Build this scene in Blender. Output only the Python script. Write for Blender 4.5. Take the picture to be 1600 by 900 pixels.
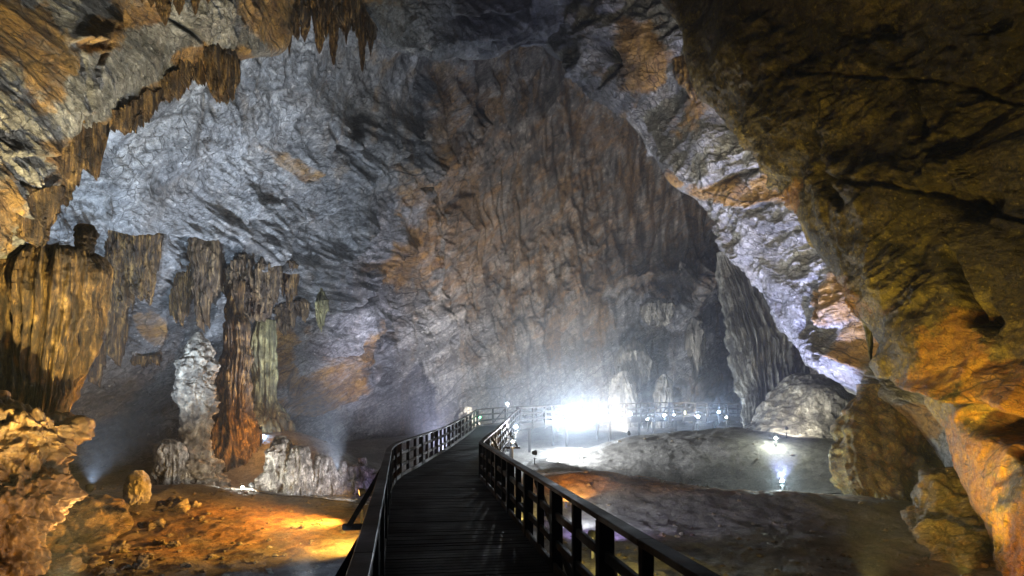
import bpy, math, random
import numpy as np
from mathutils import Vector

# ------------------------------------------------------------------ camera, world, exposure
scene = bpy.context.scene
for o in list(bpy.data.objects):
    bpy.data.objects.remove(o)
COL = scene.collection
F, CX, HY, CZ = 1000.0, 800.0, 640.0, 1.85      # focal length in photo pixels, principal column, horizon row, eye height

def P(px, py, d):
    """The point that stands d metres away in the direction of a photo pixel."""
    return ((px - CX) / F * d, d, CZ + (HY - py) / F * d)

cam_data = bpy.data.cameras.new('camera')
cam = bpy.data.objects.new('camera', cam_data)
COL.objects.link(cam)
cam.location = (0, 0, CZ)
cam.rotation_euler = (math.radians(90), 0, 0)
cam_data.sensor_width = 36
cam_data.lens = 36 * F / 1600
cam_data.shift_y = (HY - 450) / 1600
cam_data.clip_end = 500
scene.camera = cam

world = bpy.data.worlds.new('World')
scene.world = world
world.use_nodes = True
bg = world.node_tree.nodes['Background']
bg.inputs[0].default_value = (0.62, 0.74, 1.0, 1)
bg.inputs[1].default_value = 0.010

scene.view_settings.view_transform = 'Standard'
scene.view_settings.look = 'None'
scene.view_settings.exposure = 0.0
scene.view_settings.gamma = 1.0
cy = scene.cycles
cy.use_denoising = True
cy.use_adaptive_sampling = True
cy.adaptive_threshold = 0.045
cy.denoiser = 'OPENIMAGEDENOISE'
cy.max_bounces = 5
cy.diffuse_bounces = 2
cy.glossy_bounces = 2
cy.volume_bounces = 0
cy.transmission_bounces = 2
cy.sample_clamp_indirect = 3.0
cy.sample_clamp_direct = 0.0
cy.caustics_reflective = False
cy.caustics_refractive = False

random.seed(7)
RS = np.random.RandomState(11)

# ------------------------------------------------------------------ noise
PERM = RS.permutation(256)
PERM = np.concatenate([PERM, PERM, PERM])
_g = RS.normal(size=(256, 3)); GRAD = _g / np.linalg.norm(_g, axis=1)[:, None]

def perlin(p):
    p = np.asarray(p, float)
    i = np.floor(p).astype(np.int64); f = p - i; i &= 255
    u = f * f * f * (f * (f * 6 - 15) + 10)
    out = 0
    for a in (0, 1):
        wa = u[..., 0] if a else 1 - u[..., 0]
        for b in (0, 1):
            wb = u[..., 1] if b else 1 - u[..., 1]
            for c in (0, 1):
                wc = u[..., 2] if c else 1 - u[..., 2]
                h = PERM[PERM[PERM[(i[..., 0] + a) & 255] + ((i[..., 1] + b) & 255)] + ((i[..., 2] + c) & 255)]
                g = GRAD[h]
                out = out + wa * wb * wc * (g[..., 0] * (f[..., 0] - a) + g[..., 1] * (f[..., 1] - b) + g[..., 2] * (f[..., 2] - c))
    return out * 1.5

def fbm(p, octaves=5, gain=0.5, lac=2.03):
    s, amp = 0, 1.0
    p = np.asarray(p, float)
    for k in range(octaves):
        s = s + amp * perlin(p + 17.3 * k); amp *= gain; p = p * lac
    return s

def ridged(p, octaves=4, gain=0.5, lac=2.1):
    s, amp = 0, 1.0
    p = np.asarray(p, float)
    for k in range(octaves):
        s = s + amp * (1 - np.abs(perlin(p + 9.1 * k)) * 2); amp *= gain; p = p * lac
    return s

def worley(p, seed=0):
    """distance to nearest and second nearest cell point"""
    p = np.asarray(p, float)
    i = np.floor(p).astype(np.int64)
    d1 = np.full(p.shape[:-1], 9.0); d2 = d1.copy(); cid = np.zeros(p.shape[:-1], np.int64)
    for a in (-1, 0, 1):
        for b in (-1, 0, 1):
            for c in (-1, 0, 1):
                q = i + np.array([a, b, c]); m = (q + seed) & 255
                h = PERM[PERM[PERM[m[..., 0]] + m[..., 1]] + m[..., 2]]
                o = np.stack([PERM[h] / 256.0, PERM[h + 57] / 256.0, PERM[h + 131] / 256.0], -1)
                d = np.linalg.norm(q + o - p, axis=-1)
                closer = d < d1
                d2 = np.where(closer, d1, np.minimum(d2, d)); cid = np.where(closer, h, cid); d1 = np.where(closer, d, d1)
    return d1, d2, cid

def sstep(a, b, x):
    t = np.clip((x - a) / (b - a), 0, 1)
    return t * t * (3 - 2 * t)

# ------------------------------------------------------------------ meshes
def mesh_from(name, verts, quads, mat, parent=None, attrs=None, smooth=True, loc=None, tris=None):
    verts = np.asarray(verts, np.float64).reshape(-1, 3)
    if loc is not None:
        verts = verts - np.asarray(loc)
    me = bpy.data.meshes.new(name)
    quads = np.asarray(quads, np.int32).reshape(-1, 4)
    nt = 0 if tris is None else len(tris)
    me.vertices.add(len(verts)); me.vertices.foreach_set('co', verts.astype(np.float32).ravel())
    idx = quads.ravel() if nt == 0 else np.concatenate([quads.ravel(), np.asarray(tris, np.int32).ravel()])
    me.loops.add(len(idx)); me.loops.foreach_set('vertex_index', idx.astype(np.int32))
    n = len(quads) + nt
    me.polygons.add(n)
    start = np.concatenate([np.arange(len(quads)) * 4, len(quads) * 4 + np.arange(nt) * 3]).astype(np.int32)
    me.polygons.foreach_set('loop_start', start)
    me.polygons.foreach_set('use_smooth', np.full(n, smooth))
    me.update(calc_edges=True); me.validate()
    if attrs:
        for k, v in attrs.items():
            a = me.attributes.new(k, 'FLOAT', 'POINT'); a.data.foreach_set('value', np.asarray(v, np.float32).ravel())
    me.materials.append(mat)
    o = bpy.data.objects.new(name, me)
    COL.objects.link(o)
    if loc is not None and parent is None:
        o.location = loc
    if parent is not None:
        o.parent = parent
    return o

def grid_quads(n, m, close_m=False):
    i = np.arange(n - 1)[:, None]; j = np.arange(m if close_m else m - 1)[None, :]
    jn = (j + 1) % m
    return np.stack([i * m + j, i * m + jn, (i + 1) * m + jn, (i + 1) * m + j], -1).reshape(-1, 4)

def tag(o, label=None, cat=None, group=None, kind=None):
    if label: o['label'] = label
    if cat: o['category'] = cat
    if group: o['group'] = group
    if kind: o['kind'] = kind
    return o

def empty(name, loc=(0, 0, 0)):
    o = bpy.data.objects.new(name, None); o.empty_display_size = 0.2; o.location = loc
    COL.objects.link(o); return o

def catmull(K, n):
    """K: (k, ...) control rows -> (n, ...) samples"""
    k = K.shape[0]
    t = np.linspace(0, k - 1, n); i = np.minimum(t.astype(int), k - 2); f = (t - i).reshape((-1,) + (1,) * (K.ndim - 1))
    p1 = K[i]; p2 = K[i + 1]
    p0 = np.where((i > 0).reshape(f.shape), K[np.maximum(i - 1, 0)], 2 * p1 - p2)
    p3 = np.where((i < k - 2).reshape(f.shape), K[np.minimum(i + 2, k - 1)], 2 * p2 - p1)
    return 0.5 * ((2 * p1) + (-p0 + p2) * f + (2 * p0 - 5 * p1 + 4 * p2 - p3) * f * f + (-p0 + 3 * p1 - 3 * p2 + p3) * f ** 3)

def net(ctrl, n, m):
    """control net of (px, py, depth) -> world grid and its image coordinates"""
    A = np.array(ctrl, float)
    A[..., 2] = np.log(A[..., 2])
    A = catmull(A, n); A = catmull(A.swapaxes(0, 1), m).swapaxes(0, 1)
    d = np.exp(A[..., 2])
    W = np.stack([(A[..., 0] - CX) / F * d, d, CZ + (HY - A[..., 1]) / F * d], -1)
    return W, A[..., 0], A[..., 1]

def normals(W, face=(0, 0, 3)):
    du = np.gradient(W, axis=0); dv = np.gradient(W, axis=1)
    N = np.cross(du, dv); N /= np.linalg.norm(N, axis=-1, keepdims=True) + 1e-9
    s = np.sign(np.sum(N * (np.array(face) - W), -1, keepdims=True)); s[s == 0] = 1
    # one side for the whole sheet, so no seam appears
    return N * (1 if s.mean() > 0 else -1)

def polydist(px, py, pts):
    """distance to a polyline in photo pixels, signed: positive on its upper side"""
    best = np.full(px.shape, 1e9); side = np.ones(px.shape); end = np.zeros(px.shape)
    L = 0; tot = sum(math.dist(a, b) for a, b in zip(pts, pts[1:]))
    for (x0, y0), (x1, y1) in zip(pts, pts[1:]):
        l = math.dist((x0, y0), (x1, y1)); ex, ey = (x1 - x0) / l, (y1 - y0) / l
        t = np.clip((px - x0) * ex + (py - y0) * ey, 0, l)
        dx = px - x0 - ex * t; dy = py - y0 - ey * t
        d = np.hypot(dx, dy); s = np.where(dx * (ey) + dy * (-ex) > 0, 1, -1)
        m = d < best
        best = np.where(m, d, best); side = np.where(m, s, side); end = np.where(m, np.minimum(L + t, tot - L - t), end)
        L += l
    return best, side, np.clip(end / 25, 0, 1)

def grooves(px, py, lst):
    """lst of (points, width px, depth m): cracks cut into the rock"""
    out = np.zeros(px.shape)
    wob = 5 * perlin(np.stack([px / 31, py / 31, px * 0], -1)) + 2.5 * perlin(np.stack([px / 9, py / 9, px * 0 + 3], -1))
    for pts, w, dep in lst:
        d, s, e = polydist(px + wob, py + wob, pts)
        out -= dep * e * np.exp(-(d / w) ** 2)
    return out

def ledges(px, py, lst):
    """lst of (points drawn left to right, reach px, height m): rock stands out above the line and breaks off at it"""
    out = np.zeros(px.shape)
    wob = 7 * perlin(np.stack([px / 40, py / 40, px * 0 + 7], -1)) + 3 * perlin(np.stack([px / 11, py / 11, px * 0 + 5], -1))
    for pts, w, h in lst:
        d, s, e = polydist(px + wob, py + wob, pts)
        sd = d * s
        out += h * e * sstep(-3, 3, sd) * np.exp(-np.maximum(sd, 0) / w) * np.where(sd > -5, 1, 0)
        out -= 0.35 * h * e * np.exp(-((sd + 6) / 7) ** 2)
    return out

def blobs(px, py, lst, seed=0, rough=0.55):
    """stain mask from ellipses (px, py, rx, ry, angle) with ragged borders"""
    out = np.zeros(px.shape)
    nz = fbm(np.stack([px / 60, py / 60, px * 0 + seed], -1), 5, 0.6)
    for x, y, rx, ry, ang in lst:
        c, s = math.cos(math.radians(ang)), math.sin(math.radians(ang))
        u = ((px - x) * c - (py - y) * s) / rx; v = ((px - x) * s + (py - y) * c) / ry
        r = np.sqrt(u * u + v * v) + rough * nz
        out = np.maximum(out, 1 - sstep(0.55, 1.15, r))
    return out

def rock_relief(W, px, py, axis, size=1.0, stretch=4.0, amp=1.0):
    """layered, jointed limestone relief; axis is the bedding normal"""
    a = np.array(axis, float); a /= np.linalg.norm(a)
    s = W @ a
    q = W - s[..., None] * a * 1.0
    C = q / stretch + s[..., None] * a
    C = C / size
    warp = np.stack([fbm(W / (3.5 * size), 3), fbm(W / (3.5 * size) + 31, 3), fbm(W / (3.5 * size) + 67, 3)], -1)
    Cw = C + 0.22 * warp
    big = fbm(W / (7.0 * size), 3) * 0.9
    Cw2 = (q / (stretch * 1.6) + s[..., None] * a) / size + 0.28 * warp
    d1, d2, cid = worley(Cw2 / 1.5)
    facet = (cid % 64) / 64.0 - 0.5
    edge = sstep(0.0, 0.22, d2 - d1)
    d1b, d2b, cidb = worley(Cw / 0.55, 5)
    rel = 1.15 * big + 0.42 * facet * edge - 0.22 * (1 - edge) + 0.13 * (((cidb % 32) / 32.0) - 0.5) * sstep(0, .2, d2b - d1b)
    rel += 0.30 * fbm(Cw2 / 0.45, 5, 0.62) + 0.22 * (ridged(Cw2 / 0.9, 4) - 1) + 0.10 * fbm(W / (0.5 * size), 4, 0.6)
    rough = 0.22 + 0.85 * sstep(-0.2, 0.5, fbm(W / (5.0 * size) + 90, 3))
    return amp * size * (0.9 * big + (rel - big) * rough)

# ------------------------------------------------------------------ materials
class G:
    def __init__(self, name):
        self.m = bpy.data.materials.new(name); self.m.use_nodes = True
        self.t = self.m.node_tree; self.n = self.t.nodes; self.l = self.t.links
        self.bsdf = self.n['Principled BSDF']; self.out = self.n['Material Output']
    def add(self, typ, **kw):
        n = self.n.new(typ)
        for k, v in kw.items(): setattr(n, k, v)
        return n
    def set(self, sock, v):
        if isinstance(v, bpy.types.NodeSocket): self.l.new(v, sock)
        elif isinstance(v, (tuple, list)) and sock.type == 'RGBA' and len(v) == 3: sock.default_value = (*v, 1)
        else: sock.default_value = v
    def coord(self): return self.add('ShaderNodeTexCoord').outputs['Object']
    def mapping(self, v, scale=(1, 1, 1), rot=(0, 0, 0), loc=(0, 0, 0)):
        n = self.add('ShaderNodeMapping'); self.set(n.inputs[0], v)
        n.inputs['Scale'].default_value = scale; n.inputs['Rotation'].default_value = rot; n.inputs['Location'].default_value = loc
        return n.outputs[0]
    def noise(self, v, scale, detail=6, rough=0.6, dist=0.0, col=False):
        n = self.add('ShaderNodeTexNoise'); self.set(n.inputs['Vector'], v)
        n.inputs['Scale'].default_value = scale; n.inputs['Detail'].default_value = detail
        n.inputs['Roughness'].default_value = rough; n.inputs['Distortion'].default_value = dist
        return n.outputs['Color' if col else 'Fac']
    def vor(self, v, scale, feature='DISTANCE_TO_EDGE'):
        n = self.add('ShaderNodeTexVoronoi', feature=feature); self.set(n.inputs['Vector'], v)
        n.inputs['Scale'].default_value = scale
        return n.outputs['Distance']
    def ramp(self, v, *stops):
        n = self.add('ShaderNodeValToRGB'); self.set(n.inputs[0], v)
        e = n.color_ramp.elements
        for k, (p, c) in enumerate(stops):
            el = e[k] if k < 2 else e.new(p)
            el.position = p; c = (c, c, c) if isinstance(c, (int, float)) else c
            el.color = (*c, 1)
        return n.outputs[0]
    def math(self, op, a, b=0.0, c=None):
        n = self.add('ShaderNodeMath', operation=op); self.set(n.inputs[0], a); self.set(n.inputs[1], b)
        if c is not None: self.set(n.inputs[2], c)
        return n.outputs[0]
    def mix(self, f, a, b, mode='MIX'):
        n = self.add('ShaderNodeMix', data_type='RGBA', blend_type=mode)
        self.set(n.inputs['Factor'], f); self.set(n.inputs[6], a); self.set(n.inputs[7], b)
        return n.outputs[2]
    def bump(self, h, strength, dist, normal=None):
        n = self.add('ShaderNodeBump'); self.set(n.inputs['Height'], h)
        n.inputs['Strength'].default_value = strength; n.inputs['Distance'].default_value = dist
        if normal is not None: self.l.new(normal, n.inputs['Normal'])
        return n.outputs[0]
    def attr(self, name):
        n = self.add('ShaderNodeAttribute', attribute_name=name); return n.outputs['Fac']
    def vadd(self, v, w, k):
        s = self.add('ShaderNodeVectorMath', operation='SCALE'); self.set(s.inputs[0], w); s.inputs['Scale'].default_value = k
        a = self.add('ShaderNodeVectorMath', operation='ADD'); self.set(a.inputs[0], v); self.set(a.inputs[1], s.outputs[0])
        return a.outputs[0]
    def done(self, color, rough=0.8, normal=None, spec=0.3):
        self.set(self.bsdf.inputs['Base Color'], color); self.set(self.bsdf.inputs['Roughness'], rough)
        self.bsdf.inputs['Specular IOR Level'].default_value = spec
        if normal is not None: self.l.new(normal, self.bsdf.inputs['Normal'])
        return self.m

def rock_mat(name, light, mid, dark, ochre=(0.46, 0.26, 0.055), rust=(0.17, 0.08, 0.024), rot=(0, 0.6, 0), k=1.0, stretch=4.0,
             bump=1.0, spec=0.35, rough=0.62, crack=0.6, streak=0.22):
    g = G(name); v = g.coord()
    w = g.noise(v, 0.35 * k, 4, 0.6, col=True)
    vw = g.vadd(v, w, 0.75 / k)
    vr = g.mapping(vw, (1, 1, 1), rot)                          # turned so that z runs across the bedding
    vs = g.mapping(vr, (1 / stretch, 1 / stretch, 1))      # long in the bedding plane
    n_big = g.noise(v, 0.13 * k, 6, 0.6)
    n_str = g.noise(vs, 1.6 * k, 9, 0.68)
    n_fine = g.noise(vw, 5.0 * k, 9, 0.72)
    n_grit = g.noise(vs, 22 * k, 6, 0.8)
    n_s2 = g.noise(g.mapping(vr, (0.7 / stretch, 0.7 / stretch, 1.6), (0, 0, 0), (4, 2, 9)), 4.5 * k, 6, 0.7)
    c = g.ramp(g.math('ADD', g.math('MULTIPLY', n_str, 0.6), g.math('MULTIPLY', n_s2, 0.4)), (0.39, dark), (0.49, mid), (0.59, light))
    n_long = g.noise(g.mapping(vr, (0.07, 0.07, 1.1), (0, 0, 0), (2, 8, 3)), 0.9 * k, 5, 0.55)
    c = g.mix(g.ramp(n_long, (0.40, 0.75), (0.50, 0.0)), c, dark)
    c = g.mix(g.ramp(n_long, (0.54, 0.0), (0.64, 0.45)), c, light)
    c = g.mix(g.ramp(n_big, (0.40, 0.0), (0.62, 0.75)), c, g.mix(0.5, mid, dark))
    c = g.mix(g.ramp(n_fine, (0.34, 0.85), (0.50, 0.0)), c, dark)
    c = g.mix(g.ramp(n_fine, (0.57, 0.0), (0.68, 0.9)), c, tuple(min(0.62, x * 1.5) for x in light))
    # iron stains, where the rock carries them
    st = g.math('ADD', g.attr('ochre'), g.math('MULTIPLY', g.math('SUBTRACT', g.noise(vs, 2.3 * k, 9, 0.75), 0.5), 2.6))
    st = g.ramp(st, (0.30, 0.0), (0.95, 1.0))
    oc = g.ramp(g.noise(vw, 1.7 * k, 8, 0.7), (0.36, rust), (0.50, tuple(0.5 * (a + b) for a, b in zip(ochre, rust))), (0.64, ochre))
    c = g.mix(g.math('MULTIPLY', st, 0.88), c, oc)
    # long stains that ran down the wall
    sk = g.noise(g.mapping(vw, (1.0, 1.0, 0.09)), 0.9 * k, 7, 0.65)
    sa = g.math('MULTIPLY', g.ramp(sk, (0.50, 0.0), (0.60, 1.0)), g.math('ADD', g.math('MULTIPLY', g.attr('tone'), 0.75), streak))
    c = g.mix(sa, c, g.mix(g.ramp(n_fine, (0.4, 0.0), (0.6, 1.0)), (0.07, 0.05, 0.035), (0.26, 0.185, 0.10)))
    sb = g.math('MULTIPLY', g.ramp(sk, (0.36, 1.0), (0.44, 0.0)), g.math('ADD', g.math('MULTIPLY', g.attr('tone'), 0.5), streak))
    c = g.mix(sb, c, (0.045, 0.042, 0.045))
    # joints
    e1 = g.vor(g.mapping(vr, (0.35, 0.35, 1.4)), 0.5 * k)
    e2 = g.vor(g.mapping(vr, (0.32, 0.32, 1.5), (0, 0, 0), (3, 5, 1)), 1.7 * k)
    gate = g.ramp(g.noise(v, 0.5 * k, 4, 0.6), (0.36, 0.0), (0.44, 1.0))
    gate1 = g.ramp(g.noise(v, 0.23 * k, 4, 0.6), (0.50, 0.0), (0.57, 1.0))
    cr1 = g.math('MAXIMUM', g.ramp(e1, (0.0, 0.0), (0.020, 1.0)), g.math('SUBTRACT', 1.0, gate1))
    cr2 = g.ramp(e2, (0.0, 0.0), (0.05, 1.0))
    cr2 = g.math('MAXIMUM', cr2, gate)
    e3 = g.vor(g.mapping(vr, (0.6, 0.6, 2.2), (0, 0, 0), (7, 1, 4)), 3.6 * k)
    cr2 = g.math('MINIMUM', cr2, g.math('MAXIMUM', g.ramp(e3, (0.0, 0.15), (0.05, 1.0)), g.ramp(g.noise(v, 0.9 * k, 4, 0.6, 0.3), (0.44, 1.0), (0.52, 0.0))))
    crm = g.math('MINIMUM', cr1, cr2)
    c = g.mix(g.math('MULTIPLY', g.math('SUBTRACT', 1.0, crm), crack), c, tuple(0.25 * x for x in dark))
    c = g.mix(0.6, c, g.ramp(n_grit, (0.36, 0.12), (0.64, 0.85)), 'OVERLAY')
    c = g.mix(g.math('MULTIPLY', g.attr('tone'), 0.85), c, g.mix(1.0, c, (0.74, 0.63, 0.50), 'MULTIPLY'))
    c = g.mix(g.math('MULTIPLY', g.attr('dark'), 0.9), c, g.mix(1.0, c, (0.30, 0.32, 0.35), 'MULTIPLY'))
    h = g.math('ADD', g.math('MULTIPLY', n_str, 0.26), g.math('MULTIPLY', n_fine, 0.24))
    h = g.math('ADD', h, g.math('MULTIPLY', n_s2, 0.36))
    h = g.math('ADD', h, g.math('MULTIPLY', n_long, 0.35))
    h = g.math('ADD', h, g.math('MULTIPLY', crm, 0.12))
    b1 = g.bump(h, 1.0, 0.42 * bump / k)
    b2 = g.bump(n_grit, 0.9, 0.09 * bump / k, b1)
    rg = g.ramp(n_fine, (0.3, rough - 0.18), (0.7, rough + 0.2))
    return g.done(c, rg, b2, spec)

def drip_mat(name, light, mid, dark, k=1.0, bump=1.0, rough=0.5, vert=0.08):
    """flowstone: streaked downwards, damp"""
    g = G(name); v = g.coord()
    vw = g.vadd(v, g.noise(v, 1.2 * k, 4, 0.6, col=True), 0.16 / k)
    vs = g.mapping(vw, (1, 1, vert))
    n1 = g.noise(vs, 4.5 * k, 10, 0.72)
    n2 = g.noise(g.mapping(vw, (1, 1, 0.42)), 2.4 * k, 8, 0.68)
    n3 = g.noise(vw, 14 * k, 5, 0.7)
    c = g.ramp(n1, (0.38, dark), (0.5, mid), (0.62, light))
    c = g.mix(g.ramp(n2, (0.40, 0.0), (0.58, 0.85)), c, dark)
    c = g.mix(0.6, c, g.ramp(n3, (0.35, 0.15), (0.65, 0.85)), 'OVERLAY')
    h = g.math('ADD', g.math('MULTIPLY', n1, 0.7), g.math('MULTIPLY', n3, 0.25))
    h = g.math('ADD', h, g.math('MULTIPLY', n2, 0.3))
    return g.done(c, g.ramp(n3, (0.3, rough - 0.15), (0.7, rough + 0.25)), g.bump(h, 1.0, 0.16 * bump / k), 0.4)

def knob_mat(name, light, mid, dark, k=1.0, bump=1.0, rough=0.55):
    """cave popcorn: knobbly crust"""
    g = G(name); v = g.coord()
    vw = g.vadd(v, g.noise(v, 2.0 * k, 4, 0.6, col=True), 0.3 / k)
    vo = g.vor(g.mapping(vw, (1, 1, 0.5)), 5.0 * k, 'SMOOTH_F1')
    n2 = g.noise(vw, 2.2 * k, 8, 0.65)
    n3 = g.noise(vw, 16 * k, 5, 0.7)
    c = g.ramp(vo, (0.1, light), (0.45, mid), (0.8, dark))
    c = g.mix(g.ramp(n2, (0.42, 0.0), (0.62, 0.75)), c, dark)
    c = g.mix(0.4, c, g.ramp(n3, (0.35, 0.2), (0.65, 0.8)), 'OVERLAY')
    h = g.math('SUBTRACT', g.math('MULTIPLY', n3, 0.22), g.math('MULTIPLY', vo, 0.6))
    return g.done(c, g.ramp(n3, (0.3, rough - 0.15), (0.7, rough + 0.25)), g.bump(h, 1.0, 0.16 * bump / k), 0.4)

M = {}
M['left'] = rock_mat('grey_limestone', (0.44, 0.45, 0.46), (0.24, 0.25, 0.265), (0.075, 0.08, 0.088), rot=(0, math.radians(36), 0), k=0.8, stretch=5, crack=0.8)
M['ceil'] = rock_mat('ceiling_limestone', (0.44, 0.43, 0.40), (0.26, 0.26, 0.25), (0.09, 0.088, 0.08), rot=(0, math.radians(38), 0), k=1.1, stretch=3.2, crack=0.8)
M['arch'] = rock_mat('pale_limestone', (0.50, 0.49, 0.46), (0.27, 0.265, 0.25), (0.07, 0.07, 0.068), rot=(0, math.radians(-40), 0), k=0.9, stretch=3.5, crack=0.9)
M['near'] = rock_mat('brown_limestone', (0.38, 0.28, 0.075), (0.13, 0.09, 0.026), (0.020, 0.015, 0.008), ochre=(0.48, 0.24, 0.04), rust=(0.22, 0.075, 0.018), rot=(0, math.radians(-48), 0), k=2.6, stretch=1.4, streak=0.4, bump=1.7, crack=0.85, rough=0.55)
M['drip'] = drip_mat('brown_flowstone', (0.36, 0.225, 0.075), (0.105, 0.058, 0.02), (0.012, 0.008, 0.006), 1.6, 1.3)
M['drip_far'] = drip_mat('tan_flowstone', (0.30, 0.21, 0.105), (0.09, 0.058, 0.028), (0.02, 0.013, 0.009), 1.2, 1.2)
M['drip_green'] = drip_mat('green_tinted_flowstone', (0.36, 0.34, 0.17), (0.15, 0.14, 0.065), (0.03, 0.028, 0.014), 1.2)  # yellow green light of the alcove is put into this colour
M['drip_grey'] = drip_mat('grey_flowstone', (0.40, 0.38, 0.32), (0.19, 0.18, 0.15), (0.045, 0.042, 0.036), 0.55, 1.2)
M['knob'] = knob_mat('pale_popcorn', (0.44, 0.40, 0.33), (0.22, 0.19, 0.155), (0.07, 0.06, 0.05), 1.0, 1.0)
M['knob_brown'] = knob_mat('brown_popcorn', (0.42, 0.27, 0.11), (0.19, 0.11, 0.045), (0.035, 0.02, 0.01), 1.5, 1.0, 0.42)
M['pale'] = drip_mat('white_flowstone', (0.56, 0.53, 0.48), (0.30, 0.28, 0.25), (0.06, 0.055, 0.05), 1.4, 1.0, vert=0.3)
M['boulder'] = rock_mat('boulder_rock', (0.30, 0.24, 0.15), (0.17, 0.13, 0.08), (0.045, 0.035, 0.022), rot=(0, 0.3, 0), k=2.2, stretch=3, crack=0.7)

def ground_mat():
    g = G('cave_earth'); v = g.coord()
    n1 = g.noise(v, 0.35, 8, 0.65); n2 = g.noise(v, 3.2, 9, 0.75); n3 = g.noise(v, 15, 5, 0.75)
    c = g.ramp(n1, (0.38, (0.13, 0.12, 0.105)), (0.6, (0.25, 0.235, 0.21)))
    c = g.mix(g.ramp(n2, (0.40, 0.75), (0.54, 0.0)), c, (0.045, 0.04, 0.035))
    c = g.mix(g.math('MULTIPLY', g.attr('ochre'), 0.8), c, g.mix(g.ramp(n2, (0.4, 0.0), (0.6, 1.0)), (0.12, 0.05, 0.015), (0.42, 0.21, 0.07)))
    c = g.mix(g.ramp(n3, (0.58, 0.0), (0.68, 0.8)), c, (0.36, 0.34, 0.31))
    c = g.mix(g.ramp(n3, (0.32, 0.8), (0.42, 0.0)), c, (0.03, 0.026, 0.022))
    b = g.bump(n2, 1.0, 0.15); b = g.bump(n3, 1.0, 0.09, b); b = g.bump(g.noise(v, 55, 3, 0.7), 0.8, 0.02, b)
    return g.done(c, g.ramp(n2, (0.35, 0.5), (0.6, 0.95)), b, 0.3)
M['ground'] = ground_mat()

def wood_mat(name, light, dark, rough=0.5, k=1.0):
    g = G(name); v = g.coord()
    n1 = g.noise(g.mapping(v, (1, 1, 1)), 6 * k, 8, 0.7); n2 = g.noise(v, 0.9, 5, 0.6); n3 = g.noise(v, 45, 3, 0.6)
    c = g.ramp(n1, (0.35, dark), (0.65, light))
    c = g.mix(g.ramp(n2, (0.42, 0.6), (0.6, 0.0)), c, dark)
    b = g.bump(n1, 0.5, 0.01); b = g.bump(n3, 0.4, 0.004, b)
    return g.done(c, g.ramp(n2, (0.35, rough - 0.15), (0.65, rough + 0.2)), b, 0.14)
M['wood'] = wood_mat('dark_stained_wood', (0.026, 0.019, 0.013), (0.008, 0.006, 0.005), 0.7)
M['rail'] = wood_mat('worn_rail_wood', (0.060, 0.040, 0.027), (0.018, 0.013, 0.010), 0.6)
M['deck'] = wood_mat('walked_deck_wood', (0.017, 0.013, 0.009), (0.005, 0.004, 0.0035), 0.72, 0.7)

def metal_mat():
    g = G('lamp_housing_metal'); n = g.noise(g.coord(), 30, 4)
    m = g.done(g.ramp(n, (0.3, 0.02), (0.7, 0.05)), 0.45, None, 0.5); g.bsdf.inputs['Metallic'].default_value = 0.6
    return m
M['metal'] = metal_mat()

def glow_mat(name, col, strength):
    g = G(name)
    n = g.noise(g.coord(), 12, 2); c = g.ramp(n, (0.3, tuple(0.9 * x for x in col)), (0.7, col))
    g.bsdf.inputs['Base Color'].default_value = (0.8, 0.8, 0.8, 1)
    g.set(g.bsdf.inputs['Emission Color'], c); g.bsdf.inputs['Emission Strength'].default_value = strength
    return g.m

# ------------------------------------------------------------------ cave shell
# far left wall running round into the back wall
XS = [-250, 0, 150, 300, 450, 600, 700, 800, 950, 1050, 1105, 1140, 1175, 1300, 1500]
DEP = {
 -200: [9, 10, 12, 14, 18, 25, 32, 38, 40, 40, 40, 40, 40, 37, 34],
 -50: [11, 12, 14, 17, 22, 29, 37, 43, 45, 45, 45, 45, 44, 40, 36],
 100: [13, 14.5, 17.5, 21, 27, 34, 43, 49, 50, 50, 50, 49, 48, 44, 40],
 250: [15, 17.5, 20.5, 25, 31, 38, 47, 53, 54, 53, 52, 51, 51, 46, 42],
 400: [17, 20, 23.5, 28, 34, 42, 50, 55, 56, 54, 53, 55, 53, 50, 44],
 500: [19, 21.5, 25, 30, 36, 44, 51, 55, 55, 53, 53, 66, 58, 52, 46],
 580: [21, 23.5, 27, 32, 38, 46, 52, 55, 56, 54, 54, 72, 62, 53, 48],
 660: [22, 26, 30, 34, 40, 48, 53, 56, 57, 55, 55, 72, 62, 54, 50],
 800: [24, 28, 32, 36, 42, 49, 54, 57, 58, 57, 57, 72, 62, 55, 50]}
ctrl = [[(x, y, d) for x, d in zip(XS, row)] for y, row in DEP.items()]
W, px, py = net(ctrl, 560, 900)
N = normals(W)
left = 1 - sstep(600, 760, px)
disp = left * rock_relief(W, px, py, (-0.50, 0.15, 0.85), 1.0, 4.5, 1.15)
back = rock_relief(W, px, py, (0.9, 0.3, 0.25), 1.5, 2.6, 1.15)
vert = W * np.array([0.33, 0.2, 0.07])
back = back + 1.5 * (ridged(vert, 3) - 1.0)
disp = disp + (1 - left) * back
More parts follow.
